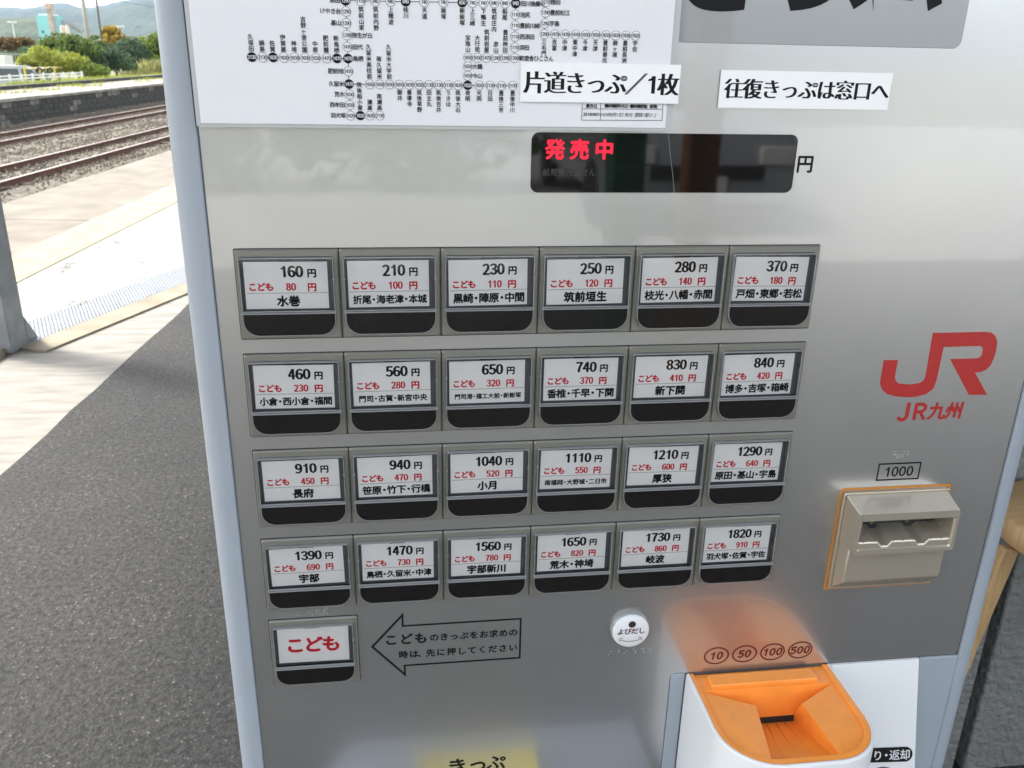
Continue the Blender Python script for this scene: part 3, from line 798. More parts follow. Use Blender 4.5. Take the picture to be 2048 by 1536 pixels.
for i, c in enumerate('20140401'): put(b, c, 0.2363 + i * 0.00142, Z0 + 0.0905, 0.0028, y, mi=1, hbold=0.05, bold=0)
for i, c in enumerate('H26年2月13日'): put(b, c, 0.2488 + i * 0.00165, Z0 + 0.0904, 0.0029, y, mi=1, slant=0.2, rot=random.uniform(-0.1, 0.1))
for i, c in enumerate('有光'): put(b, c, 0.2655 + i * 0.0028, Z0 + 0.0904, 0.0030, y, mi=1, slant=0.2, rot=random.uniform(-0.1, 0.1))
for i, c in enumerate('遠賀川駅02'): put(b, c, 0.2722 + i * 0.0026, Z0 + 0.0904, 0.0031, y, mi=1, slant=0.2, rot=random.uniform(-0.1, 0.1))
b.build('map_sheet', [M['map_paper'], M['ink'], M['inkgrey']], root)
def strip(x0, x1, z0, z1, text, tx0, tx1, cz, size, label, yb, tilt=0.0):
    b = MB(); b.plate(G([(x0, z0), (x1, z0 + tilt), (x1, z1 + tilt), (x0, z1)]), yb - 0.0009, yb, mi=0)
    line_text(b, text, tx0, tx1, Z0 + cz, size, yb - 0.00098, mi=1, narrow='1', nw=0.62, slope=tilt / (x1 - x0), off=-0.008, bold=0, hbold=0.095)
    o = b.build('paper_strip', [M['paper'], M['ink']])
    return tag(o, label, 'paper label')
strip(0.1928, 0.3000, 0.0980, 0.1226, '片道きっぷ／1枚', 0.1953, 0.2990, 0.1098, 0.0150, 'white paper strip reading 片道きっぷ／1枚 taped over the corner of the fare map', -0.0076)
strip(0.3305, 0.4543, 0.0955, 0.1200, '往復きっぷは窓口へ', 0.3340, 0.4535, 0.1078, 0.0139, 'white paper strip reading 往復きっぷは窓口へ taped right of the fare map', -0.0008)

# ================================================================== the platform
def surf(name, col, **k): return mat(name, col, **k)
def asphalt_mat():
    mt = bpy.data.materials.new('asphalt'); mt.use_nodes = True; nt = mt.node_tree; b = nt.nodes['Principled BSDF']
    L = nt.links.new
    tc = nt.nodes.new('ShaderNodeTexCoord')
    v = nt.nodes.new('ShaderNodeTexVoronoi'); v.inputs['Scale'].default_value = 230; L(tc.outputs['Object'], v.inputs['Vector'])
    n = nt.nodes.new('ShaderNodeTexNoise'); n.inputs['Scale'].default_value = 1.6; n.inputs['Detail'].default_value = 9; n.inputs['Roughness'].default_value = .62; L(tc.outputs['Object'], n.inputs['Vector'])
    n2 = nt.nodes.new('ShaderNodeTexNoise'); n2.inputs['Scale'].default_value = 55; n2.inputs['Detail'].default_value = 5; n2.inputs['Roughness'].default_value = 0.7; L(tc.outputs['Object'], n2.inputs['Vector'])
    sep = nt.nodes.new('ShaderNodeSeparateColor'); L(v.outputs['Color'], sep.inputs[0])
    rp = nt.nodes.new('ShaderNodeValToRGB'); rp.color_ramp.elements[0].color = (0.024, 0.0235, 0.022, 1); rp.color_ramp.elements[1].color = (0.045, 0.0435, 0.041, 1); L(sep.outputs[0], rp.inputs[0])
    e = rp.color_ramp.elements.new(0.97); e.color = (0.062, 0.060, 0.057, 1); rp.color_ramp.elements[-1].color = (0.26, 0.25, 0.23, 1)
    mx = nt.nodes.new('ShaderNodeMix'); mx.data_type = 'RGBA'; mx.blend_type = 'MULTIPLY'; mx.inputs[0].default_value = 1.0
    r2_ = nt.nodes.new('ShaderNodeValToRGB'); r2_.color_ramp.elements[0].position = 0.3; r2_.color_ramp.elements[1].position = 0.7
    r2_.color_ramp.elements[0].color = (0.50, 0.51, 0.53, 1); r2_.color_ramp.elements[1].color = (1.2, 1.16, 1.1, 1); L(n.outputs[0], r2_.inputs[0])
    L(rp.outputs[0], mx.inputs[6]); L(r2_.outputs[0], mx.inputs[7])
    m3 = nt.nodes.new('ShaderNodeMix'); m3.data_type = 'RGBA'; m3.blend_type = 'MULTIPLY'; m3.inputs[0].default_value = 0.9
    r3 = nt.nodes.new('ShaderNodeValToRGB'); r3.color_ramp.elements[0].position = 0.40; r3.color_ramp.elements[1].position = 0.55
    r3.color_ramp.elements[0].color = (0.15, 0.15, 0.15, 1); r3.color_ramp.elements[1].color = (1.1, 1.1, 1.1, 1); L(n2.outputs[0], r3.inputs[0])
    L(mx.outputs[2], m3.inputs[6]); L(r3.outputs[0], m3.inputs[7]); L(m3.outputs[2], b.inputs['Base Color'])
    ad = nt.nodes.new('ShaderNodeMath'); ad.operation = 'MULTIPLY_ADD'; ad.inputs[1].default_value = 1.6
    L(n2.outputs[0], ad.inputs[0]); L(sep.outputs[1], ad.inputs[2])
    bp = nt.nodes.new('ShaderNodeBump'); bp.inputs['Strength'].default_value = 1.0; bp.inputs['Distance'].default_value = 0.007
    L(ad.outputs[0], bp.inputs['Height']); L(bp.outputs[0], b.inputs['Normal'])
    b.inputs['Roughness'].default_value = 0.75
    return mt
M['asphalt'] = asphalt_mat()
M['conc_white'] = mat('pale brushed concrete', (0.21, 0.197, 0.17), rough=0.8, col2=(0.34, 0.322, 0.29), vscale=3.0, vdetail=8, stretch=(1.2, 6, 1), bump=0.15, bscale=60)
M['conc_tan'] = mat('tan concrete slab', (0.135, 0.115, 0.09), rough=0.85, col2=(0.22, 0.192, 0.155), vscale=2.2, vdetail=8, bump=0.2, bscale=80)
M['conc_beige'] = mat('beige concrete', (0.22, 0.185, 0.13), rough=0.8, col2=(0.33, 0.285, 0.21), vscale=5, vdetail=8, bump=0.2, bscale=90)  # plain beige for plinth and slab bed; soft shadow tone on the slanting band
M['conc_grey'] = mat('light grey concrete', (0.18, 0.178, 0.172), rough=0.6, col2=(0.27, 0.265, 0.258), vscale=1.5, vdetail=8, bump=0.1, bscale=60)
M['yellow_line'] = mat('worn yellow paint', (0.31, 0.255, 0.125), rough=0.75, col2=(0.38, 0.33, 0.195), vscale=5, vdetail=9, bump=0.1, bscale=90)
M['tactile'] = mat('grey tactile plate', (0.32, 0.34, 0.365), rough=0.4, metal=0.2, var=0.06, vscale=6)
M['ballast'] = mat('ballast stone', (0.10, 0.08, 0.058), rough=0.9, col2=(0.27, 0.225, 0.17), vscale=9, vdetail=8)
M['ballast_ground'] = mat('ballast bed', (0.07, 0.058, 0.045), rough=0.95, col2=(0.21, 0.185, 0.14), vscale=6, vdetail=10, bump=1.0, bscale=18, bdist=0.06)
M['rust'] = mat('rusty rail side', (0.085, 0.037, 0.022), rough=0.8, col2=(0.15, 0.075, 0.05), vscale=6, vdetail=6)
M['railtop'] = mat('polished rail head', (0.46, 0.38, 0.33), rough=0.3, metal=0.8)
M['sleeper'] = mat('weathered sleeper', (0.06, 0.045, 0.035), rough=0.9, col2=(0.14, 0.11, 0.09), vscale=8)
M['block'] = mat('dark block', (0.016, 0.017, 0.017), rough=0.9, col2=(0.075, 0.072, 0.062), vscale=2.2, vdetail=9, bump=0.4, bscale=30)  # near-black mottled with grey, for wall, core and kerb
M['block_pale'] = mat('lime streaked block', (0.045, 0.045, 0.04), rough=0.9, col2=(0.22, 0.21, 0.18), vscale=2.5, vdetail=9)
M['coping'] = mat('platform coping', (0.16, 0.15, 0.125), rough=0.9, col2=(0.32, 0.30, 0.26), vscale=2.5, vdetail=8)
M['far_top'] = mat('old platform surface', (0.16, 0.145, 0.115), rough=0.9, col2=(0.28, 0.25, 0.20), vscale=0.9, vdetail=8)
M['galv'] = mat('weathered grey column paint', (0.17, 0.19, 0.20), rough=0.55, col2=(0.29, 0.31, 0.32), vscale=6, vdetail=6, bump=0.1, bscale=40)

def quad(pts, z0=-0.3, z1=0.0): return [nu(n, u) for n, u in pts], z0, z1
def paving(name, pts, m, z1, z0=-0.25, parent=None):
    b = MB(); b.slab([nu(n, u) for n, u in pts], z0, z1); return b.build(name, m, parent)
def st(o): o['kind'] = 'structure'; return o
# asphalt with a slightly ragged edge
edge = []
random.seed(3)
for k in range(120):
    u = -14 + k * 0.25; edge.append((-1.60 - 0.012 * (u - 3) * (1 if 2 < u < 6 else 0.3) + random.uniform(-0.006, 0.006), u))
b = MB(); fine = [(n_, u_) for n_, u_ in edge]
b.slab([nu(9.0, -14), nu(9.0, 15.75)] + [nu(n_, u_) for n_, u_ in fine[::-1]], -0.3, 0.0)
st(b.build('asphalt_pavement', M['asphalt']))
st(paving('concrete_strip', [(-1.53, -14), (-1.53, 15.75), (-2.75, 15.75), (-2.75, -14)], M['conc_white'], -0.005, -0.30))
# slanting beige concrete band; a soft beam shadow is put into its colour
def slant(n, u, dn=0.0): return n + dn
g0, g1 = (-2.22, 3.74), (-1.66, 5.55)
dirv = Vector((g1[0] - g0[0], g1[1] - g0[1])).normalized()
nrm = Vector((-dirv.y, dirv.x))                 # towards the tracks
def along(base, s, t): return (base[0] + dirv.x * s + nrm.x * t, base[1] + dirv.y * s + nrm.y * t)
S0 = Vector((-2.08, 3.81))
def bandp(t0, t1, s0, s1): return [along(S0, s0, t0), along(S0, s1, t0), along(S0, s1, t1), along(S0, s0, t1)]
st(paving('light_concrete', [(-1.62, 5.6), (-1.70, 40), (-3.0, 40), (-3.0, -14), (-2.72, -14), (-2.60, 3.4)], M['conc_grey'], -0.0012, -0.30))
st(paving('shadow_band', bandp(-0.02, 0.17, -0.02, 5.0), M['conc_beige'], 0.006, -0.05))
# tactile plates laid along the beige band
tp = empty('tactile_paving', (0, 0, 0)); tp.location = (*nu(*along(S0, 1.0, 0.3)), 0.0); ORG[tp.name] = Vector(tp.location)
tag(tp, 'row of pale grey studded tactile plates set beside the beige band past the steel column', 'tactile paving')
ps = []
base = None
for k in range(14):
    b = MB(); s0 = -0.30 + k * 0.30
    b.slab([nu(*p) for p in bandp(0.150, 0.448, s0 + 0.002, s0 + 0.298)], -0.01, 0.007)
    for i in range(11):
        for j in range(11):
            c = nu(*along(S0, s0 + 0.015 + i * 0.027, 0.165 + j * 0.0268)); r = 0.0085
            ring1 = [(c[0] + r * math.cos(R(a)), c[1] + r * math.sin(R(a)), 0.007) for a in range(0, 360, 60)]
            ring2 = [(c[0] + r * 0.6 * math.cos(R(a)), c[1] + r * 0.6 * math.sin(R(a)), 0.012) for a in range(0, 360, 60)]
            b.add(ring1 + ring2, [(q, (q + 1) % 6, (q + 1) % 6 + 6, q + 6) for q in range(6)] + [(6, 7, 8, 9, 10, 11)])
    b.build('tactile_plate', M['tactile'], tp)
# yellow line, outer slabs with joints
st(paving('yellow_line', [(-2.84, -14), (-2.90, 6), (-2.98, 40), (-3.40, 40), (-3.33, 6), (-3.30, -14)], M['yellow_line'], 0.004, -0.2))
ps = empty('platform_edge_slabs', (*nu(-3.9, 8), -0.0)); ps['kind'] = 'structure'
u = -10.5
k = 0
while u < 40:
    b = MB(); L_ = 3.6; dz = random.uniform(-0.003, 0.003)
    b.slab([nu(-2.99, u + 0.008), nu(-2.99, u + L_ - 0.008), nu(-4.55, u + L_ - 0.008), nu(-4.55, u + 0.008)], -0.2, -0.004 + dz * 0.3)
    b.build('slab', M['conc_tan'], ps, bevel=0.006); u += L_; k += 1
paving('slab_bed', [(-2.99, -14), (-2.99, 40), (-4.50, 40), (-4.50, -14)], M['conc_beige'], -0.012, -1.2, ps)

# leaf litter and pale chips lying about
def ico(r, seed):
    rnd = random.Random(seed)
    vs = [Vector(v).normalized() * r * rnd.uniform(0.6, 1.15) for v in ((1, 0, 0), (-1, 0, 0), (0, 1, 0), (0, -1, 0), (0, 0, 0.8), (0, 0, -0.8))]
    return vs, [(0, 2, 4), (2, 1, 4), (1, 3, 4), (3, 0, 4), (2, 0, 5), (1, 2, 5), (3, 1, 5), (0, 3, 5)]
b = MB()
rnd = random.Random(5)
for k in range(420):
    n_, u_ = rnd.uniform(-1.55, 0.4), rnd.uniform(0.2, 8.0)
    x, y = nu(n_, u_); vs, fs = ico(rnd.uniform(0.0012, 0.0032), k)
    b.add([v + Vector((x, y, 0.001)) for v in vs], fs)
o = b.build('pale_grit', M['conc_white']); o['kind'] = 'stuff'; o['label'] = 'scattered pale grit and chips on the asphalt'
b = MB()
M['leaf_dry'] = mat('dry leaf', (0.20, 0.16, 0.10), rough=0.8)
for (px, py) in ((137, 531), (127, 537), (122, 541), (132, 534), (142, 529), (118, 544), (197, 497), (229, 485), (238, 484), (281, 526), (153, 606), (155, 609)):
    x_, y_ = px, py
    d = (r0 * ((x_ - 1024) / 1740) + r1 * ((y_ - 768) / 1740) + r2); q = CAM_P + d * (-1.494 / d.z)
    for j in range(5):
        a = rnd.uniform(0, 6.28); rr_ = rnd.uniform(0.008, 0.017); c = q + Vector((rnd.uniform(-.04, .04), rnd.uniform(-.04, .04), 0.006))
        b.add([c + Vector((rr_ * math.cos(a + t), rr_ * 0.5 * math.sin(a + t), 0.004 * (i % 2))) for i, t in enumerate((0, 1.6, 3.1, 4.7))], [(0, 1, 2, 3)])
o = b.build('leaf_litter', M['leaf_dry']); o['kind'] = 'stuff'; o['label'] = 'dry leaf litter caught on the pale platform'

# ------------------------------------------------------------------ steel column at the left edge of the view
colu = empty('steel_column', (*nu(-2.30, 3.86), 0.0))
tag(colu, 'weathered grey steel canopy column standing beside the tactile plates at the left edge', 'column')
b = MB(); c0 = (-2.215, 3.745)
w_, d_ = 0.17, 0.17
b.slab([nu(c0[0], c0[1]), nu(c0[0], c0[1] + d_), nu(c0[0] - w_, c0[1] + d_), nu(c0[0] - w_, c0[1])], 0.0, 2.92)
b.build('shaft', M['galv'], colu, bevel=0.006)
b = MB()
def tri(p, q, r_, th, nvec):
    P_ = [Vector(v) for v in (p, q, r_)]; o_ = Vector((nvec[0], nvec[1], 0)) * th
    vs = [v for v in P_] + [v + o_ for v in P_]
    b.add(vs, [(0, 1, 2), (5, 4, 3), (0, 3, 4, 1), (1, 4, 5, 2), (2, 5, 3, 0)])
x1, y1 = nu(c0[0], c0[1] + d_); x2, y2 = nu(c0[0], c0[1] + d_ + 0.11); nvv = (math.cos(NU) * -1, math.sin(NU))
tri((x1, y1, 0.004), (x2, y2, 0.004), (x1, y1, 0.15), 0.17, nvv)
b.build('base_gusset', M['galv'], colu)
b = MB(); b.slab([nu(c0[0] - 0.03, c0[1] - 0.14), nu(c0[0] - 0.03, c0[1] - 0.005), nu(c0[0] - 0.5, c0[1] - 0.005), nu(c0[0] - 0.5, c0[1] - 0.14)], -0.02, 0.035)
tag(b.build('concrete_plinth', M['conc_beige'], bevel=0.01), 'low tan concrete plinth at the foot of the steel column', 'plinth')

# ------------------------------------------------------------------ railway
ZR = -0.95
b = MB(); nn, un = 34, 60
vs = []
for j in range(un + 1):
    for i in range(nn + 1):
        n_ = -4.4 - 11.2 * i / nn; u_ = -10 + 80 * j / un
        d = min(abs(n_ + 9.33), abs(n_ + 12.98)); z = -1.14 + (0.055 if d < 1.15 else 0) + 0.05 * noise.noise(Vector((n_ * 1.3, u_ * 1.3, 0)))
        if n_ < -14.9: z += 0.10 * (-(n_ + 14.9)) / 0.7
        vs.append((*nu(n_, u_), z))
fs = [(j * (nn + 1) + i, j * (nn + 1) + i + 1, (j + 1) * (nn + 1) + i + 1, (j + 1) * (nn + 1) + i) for j in range(un) for i in range(nn)]
fs = [f[::-1] for f in fs]
b.add(vs, fs, 0, True); o = b.build('track_bed', M['ballast_ground']); st(o)
b = MB(); rnd = random.Random(9)
for k in range(26000):
    u_ = 8 + 38 * rnd.random() ** 0.8; n_ = rnd.uniform(-15.2, -5.5)
    if abs(u_) < 0: continue
    d = min(abs(n_ + 9.33), abs(n_ + 12.98)); z = -1.125 + (0.055 if d < 1.15 else 0) + (0.08 if n_ < -14.7 else 0)
    vs, fs = ico(rnd.uniform(0.018, 0.05), k % 97)
    x, y = nu(n_, u_); q = Vector((x, y, z + rnd.uniform(-0.01, 0.015))); a = rnd.uniform(0, 6.28)
    ca, sa = math.cos(a), math.sin(a)
    b.add([q + Vector((v.x * ca - v.y * sa, v.x * sa + v.y * ca, v.z)) for v in vs], fs)
o = b.build('ballast_stones', M['ballast']); o['kind'] = 'stuff'; o['label'] = 'brown and grey ballast stones over the track bed'
M['weed'] = mat('dry trackside weed', (0.13, 0.12, 0.05), rough=0.9, col2=(0.22, 0.18, 0.08), vscale=3)
def railprof(): return [(-0.065, -0.15), (0.065, -0.15), (0.065, -0.14), (0.012, -0.115), (0.010, -0.04), (0.034, -0.03), (0.034, -0.004), (0.028, 0.0), (-0.028, 0.0), (-0.034, -0.004), (-0.034, -0.03), (-0.010, -0.04), (-0.012, -0.115), (-0.065, -0.14)]
def sweep(b, prof, n_, u0, u1, zr):
    k = len(prof)
    A_ = [(*nu(n_ + p, u0), zr + q) for p, q in prof]; B2 = [(*nu(n_ + p, u1), zr + q) for p, q in prof]
    for i in range(k):
        b.add([A_[i], A_[(i + 1) % k], B2[(i + 1) % k], B2[i]], [(0, 3, 2, 1)], 1 if i in (7, ) else 0)
    b.add(A_, [tuple(range(k))], 0); b.add(B2, [tuple(range(k - 1, -1, -1))], 0)
slp = None
for nc, lab in ((-9.33, 'nearer rusty railway track running past the platform'), (-12.98, 'farther rusty railway track beside the old platform wall')):
    tr = empty('railway_track', (*nu(nc, 20), ZR)); tag(tr, lab, 'railway track', 'railway tracks below the platform')
    for s in (-1, 1):
        b = MB(); sweep(b, railprof(), nc + s * 0.565, -8, 70, ZR); b.build('rail', [M['rust'], M['railtop']], tr)
    u = 7.0; k = 0
    while u < 52:
        if slp is None:
            b = MB(); b.box(-1.05, 1.05, -0.10, 0.10, -0.09, 0.06)
            for s in (-1, 1):
                for q in (-0.095, 0.095): b.box(s * 0.565 + q - 0.025, s * 0.565 + q + 0.025, -0.05, 0.05, 0.06, 0.10)
            slp = b.build('sleeper', M['sleeper']); o = slp
        else:
            o = slp.copy(); COL.objects.link(o)
        o.parent = tr; o.matrix_parent_inverse = Matrix.Translation(Vector(tr.location)).inverted()
        o.location = (*nu(nc, u + random.uniform(-.03, .03)), -1.150); o.rotation_euler = (0, 0, -NU + random.uniform(-.015, .015)); u += 0.62

# ------------------------------------------------------------------ old platform opposite
fp = empty('opposite_platform', (*nu(-15.4, 33), -1.1)); tag(fp, 'old disused platform with dark block wall beyond the tracks', 'platform')
b = MB(); b.slab([nu(-15.42, 10), nu(-15.42, 75), nu(-19.3, 75), nu(-19.3, 10)], -1.3, -0.345); b.build('core', M['block'], fp)
b = MB(); b.slab([nu(-15.9, 10), nu(-15.9, 75), nu(-18.4, 75), nu(-18.4, 10)], -0.34, -0.255); b.build('platform_surface', M['far_top'], fp)
u = 20.0; rnd = random.Random(4)
blk = {}
while u < 62:
    for c in range(4):
        L_ = 0.62; uu = u + (0.31 if c % 2 else 0)
        pale = rnd.random() < (0.32 if c == 3 else 0.04)
        key = pale
        if key not in blk:
            b = MB(); b.box(-0.04, 0.06, -L_ / 2 + 0.007, L_ / 2 - 0.007, 0.004, 0.187)
            blk[key] = b.build('wall_block', M['block_pale'] if pale else M['block'], None, bevel=0.008); o = blk[key]
        else:
            o = blk[key].copy(); COL.objects.link(o)
        o.parent = fp; o.matrix_parent_inverse = Matrix.Translation(Vector(fp.location)).inverted()
        o.location = (*nu(-15.41 + rnd.uniform(-0.012, 0.012), uu), -1.11 + c * 0.19); o.rotation_euler = (0, 0, -NU)
    u += 0.62
u = 18.0
while u < 66:
    b = MB(); L_ = 1.85
    b.slab([nu(-15.28, u + 0.01), nu(-15.28, u + L_ - 0.01), nu(-15.9, u + L_ - 0.01), nu(-15.9, u + 0.01)], -0.345, -0.24 + rnd.uniform(-0.01, 0.01))
    b.build('coping_slab', M['coping'], fp, bevel=0.012); u += L_
for uu in (32.6, 33.5):
    b = MB(); b.slab([nu(-15.34, uu), nu(-15.34, uu + 0.3), nu(-15.40, uu + 0.3), nu(-15.40, uu)], -0.80, -0.52); b.build('drain_hole', M['gap'], fp)
kb = MB(); kb.slab([nu(-18.3, 12), nu(-18.3, 75), nu(-18.6, 75), nu(-18.6, 12)], -0.7, -0.11)
tag(kb.build('low_kerb_wall', M['block'], bevel=0.02), 'low dark kerb wall at the back of the old platform', 'wall')

# ------------------------------------------------------------------ land beyond
M['grass'] = mat('rough grass ground', (0.10, 0.12, 0.035), rough=1.0, col2=(0.22, 0.20, 0.085), vscale=0.5, vdetail=8)
M['land'] = mat('valley floor', (0.09, 0.11, 0.04), rough=1.0, col2=(0.17, 0.16, 0.09), vscale=0.02, vdetail=8)
b = MB(); b.slab([nu(-18.55, 5), nu(-18.55, 90), nu(-20.2, 90), nu(-20.2, 5)], -2.5, -0.20); b.slab([nu(-20.2, 5), nu(-20.2, 90), nu(-38, 90), nu(-38, 5)], -2.5, -1.15)
st(b.build('grass_verge', M['grass']))
b = MB(); S_ = 6000
b.add([(-S_, -S_, -1.9), (S_, -S_, -1.9), (S_, S_, -1.9), (-S_, S_, -1.9)], [(0, 1, 2, 3)]); st(b.build('land', M['land']))
def leaf(name, c1, c2, tr=0.45):
    mt = bpy.data.materials.new(name); mt.use_nodes = True; nt = mt.node_tree; bs = nt.nodes['Principled BSDF']
    n = nt.nodes.new('ShaderNodeTexNoise'); n.inputs['Scale'].default_value = 2.4; n.inputs['Detail'].default_value = 6
    tc = nt.nodes.new('ShaderNodeTexCoord'); nt.links.new(tc.outputs['Object'], n.inputs['Vector'])
    rp = nt.nodes.new('ShaderNodeValToRGB'); rp.color_ramp.elements[0].position = .3; rp.color_ramp.elements[1].position = .7
    rp.color_ramp.elements[0].color = (*c1, 1); rp.color_ramp.elements[1].color = (*c2, 1); nt.links.new(n.outputs[0], rp.inputs[0])
    nt.links.new(rp.outputs[0], bs.inputs['Base Color']); bs.inputs['Roughness'].default_value = 0.6
    t = nt.nodes.new('ShaderNodeBsdfTranslucent'); nt.links.new(rp.outputs[0], t.inputs[0])
    mx = nt.nodes.new('ShaderNodeMixShader'); mx.inputs[0].default_value = tr
    nt.links.new(bs.outputs[0], mx.inputs[1]); nt.links.new(t.outputs[0], mx.inputs[2]); nt.links.new(mx.outputs[0], nt.nodes['Material Output'].inputs[0])
    return mt
M['bark'] = mat('bark', (0.07, 0.055, 0.04), rough=0.9)
LV = dict(bright=leaf('bright green leaf', (0.08, 0.13, 0.02), (0.22, 0.29, 0.05)), mid=leaf('mid green leaf', (0.045, 0.09, 0.02), (0.17, 0.23, 0.05)), dark=leaf('dark green leaf', (0.035, 0.07, 0.035), (0.11, 0.17, 0.085)),
          yell=leaf('yellow green leaf', (0.14, 0.18, 0.02), (0.34, 0.36, 0.06)), gold=leaf('golden leaf', (0.20, 0.15, 0.02), (0.45, 0.31, 0.05)), rust=leaf('russet leaf', (0.07, 0.05, 0.02), (0.17, 0.10, 0.03)), reed=leaf('reed', (0.20, 0.21, 0.07), (0.40, 0.38, 0.16)))
def foliage(name, label, cat, lobes, m, n, size, base, group=None, trunk=0.12, seed=0):
    """lobes: (centre, rx, ry, rz); leaf clumps spread through each lobe"""
    rnd = random.Random(seed); root = empty(name, base); tag(root, label, cat, group)
    b = MB(); tot = sum(l[1] * l[3] for l in lobes)
    for c, rx, ry, rz in lobes:
        c = Vector(c)
        for k in range(int(n * rx * rz / tot)):
            d = Vector((rnd.gauss(0, 1), rnd.gauss(0, 1), rnd.gauss(0, 1))).normalized() * (rnd.random() ** 0.4)
            q = c + Vector((d.x * rx, d.y * ry, d.z * rz)); q += Vector((0, 0, 0.12 * rz * noise.noise(q * 1.7)))
            if noise.noise(q * (1.6 / max(rz, .3)) + Vector((seed, 0, 0))) < -0.16: continue
            if q.z < base[2]: q.z = base[2] + rnd.uniform(0, .3)
            s = size * rnd.uniform(0.6, 1.4); a = Vector((rnd.gauss(0, 1), rnd.gauss(0, 1), rnd.gauss(0, .6))).normalized(); e = a.orthogonal().normalized()
            f = a.cross(e)
            b.add([q - e * s, q + f * s * 0.6, q + e * s, q - f * s * 0.6 + a * s * 0.3], [(0, 1, 2), (0, 2, 3)])
    b.build('foliage', LV[m], root)
    b = MB(); c = Vector(lobes[0][0]); bs = Vector(base)
    b.tube(bs - Vector((0, 0, 0.3)), bs.lerp(c, 0.5), trunk, trunk * 0.7, 7)
    for l in lobes: b.tube(bs.lerp(c, 0.45), Vector(l[0]), trunk * 0.55, trunk * 0.2, 6)
    b.build('trunk', M['bark'], root)
    return root
def lobe(px, py, d, wx, hz, dy=None):
    """a lobe centred on the view ray at depth d; wx, hz half sizes in metres"""
    return (tuple(at(px, py, d)), wx, dy or wx, hz)
def gz(px, py, d, z): p = at(px, py, d); return (p.x, p.y, z)
PX = lambda d: d / 1740.0
foliage('shrub', 'rounded deep green shrub left of the utility poles', 'shrub', [lobe(112, 86, 54, .85, .65), lobe(98, 92, 54, .7, .6), lobe(125, 92, 54, .7, .6)], 'mid', 2200, .09, gz(108, 100, 54, -1.3), 'shrubs on the bank', .05, 1)
foliage('shrub', 'broad layered green shrub in front of the taller utility pole', 'shrub', [lobe(150, 86, 53, 1.0, .5), lobe(135, 82, 53, .7, .45), lobe(175, 97, 53, .9, .5), lobe(155, 104, 53.3, 1.4, .6), lobe(190, 88, 55, .5, .5)], 'mid', 3800, .095, gz(150, 110, 53, -1.3), 'shrubs on the bank', .05, 2)
foliage('shrub', 'bright yellow-green mound of creepers sloping down towards the van', 'shrub', [lobe(90, 120, 51, 1.4, .6), lobe(58, 124, 50.5, .7, .4), lobe(125, 124, 50, 1.3, .6), lobe(80, 108, 49, .7, .45), lobe(150, 128, 50, 1.0, .5), lobe(100, 132, 52, 1.6, .4)], 'yell', 6500, .085, gz(90, 140, 49, -1.5), 'shrubs on the bank', .05, 3)
foliage('shrub', 'darker green bank of shrubs beneath the golden tree', 'shrub', [lobe(200, 112, 55, 1.2, .7), lobe(228, 118, 56, 1.1, .6), lobe(180, 122, 54, 1.1, .6), lobe(213, 102, 56, .8, .5), lobe(235, 130, 56, 1.3, .4)], 'dark', 5200, .09, gz(205, 130, 55, -1.5), 'shrubs on the bank', .05, 4)
foliage('shrub', 'blue-green shrub right of the golden tree', 'shrub', [lobe(262, 98, 60, 1.1, .75), lobe(245, 112, 60, .9, .6), lobe(275, 116, 60, 1.1, .8)], 'dark', 3800, .10, gz(262, 125, 60, -1.5), 'shrubs on the bank', .05, 5)
foliage('shrub', 'tall bright green shrub nearest the ticket machine', 'shrub', [lobe(290, 94, 62, 1.0, .75), lobe(308, 104, 62, 1.0, 1.1), lobe(322, 92, 62, 1.1, 1.0), lobe(280, 116, 62, 1.2, .8), lobe(300, 128, 61, 1.6, .6), lobe(270, 134, 60, 1.2, .4)], 'bright', 8500, .10, gz(300, 130, 62, -1.2), 'shrubs on the bank', .05, 6)
foliage('shrub', 'low leafy bush in the grass below the barrier poles', 'shrub', [lobe(178, 140, 50, .8, .42), lobe(200, 143, 51, .6, .35)], 'bright', 2200, .07, gz(185, 150, 50, -.35), 'shrubs on the bank', .03, 7)
foliage('golden_tree', 'rounded golden autumn tree behind the green shrubs', 'tree', [lobe(222, 63, 75, .8, .55), lobe(230, 80, 75, 1.05, .85), lobe(222, 98, 75, .8, .7), lobe(240, 94, 75, .65, .5), lobe(212, 76, 75, .5, .7)], 'gold', 4600, .12, gz(230, 118, 75, -1.9), None, .16, 8)
foliage('russet_tree', 'wide russet brown tree at the left edge above the fence', 'tree', [lobe(20, 86, 72, 1.5, .5), lobe(50, 84, 72, .8, .35), lobe(-20, 88, 72, 1.5, .6), lobe(30, 98, 72, 1.6, .4), lobe(0, 98, 72, 1.4, .4)], 'rust', 5200, .12, gz(15, 112, 72, -1.9), None, .16, 9)
foliage('shrub', 'dark shrubs behind the fence to the left of the silo', 'shrub', [lobe(60, 100, 70, .9, .3), lobe(80, 98, 70, .6, .3), lobe(10, 112, 69, 1.6, .4), lobe(50, 112, 69, 1.2, .4)], 'dark', 2600, .1, gz(65, 110, 70, -1.9), 'shrubs on the bank', .05, 10)
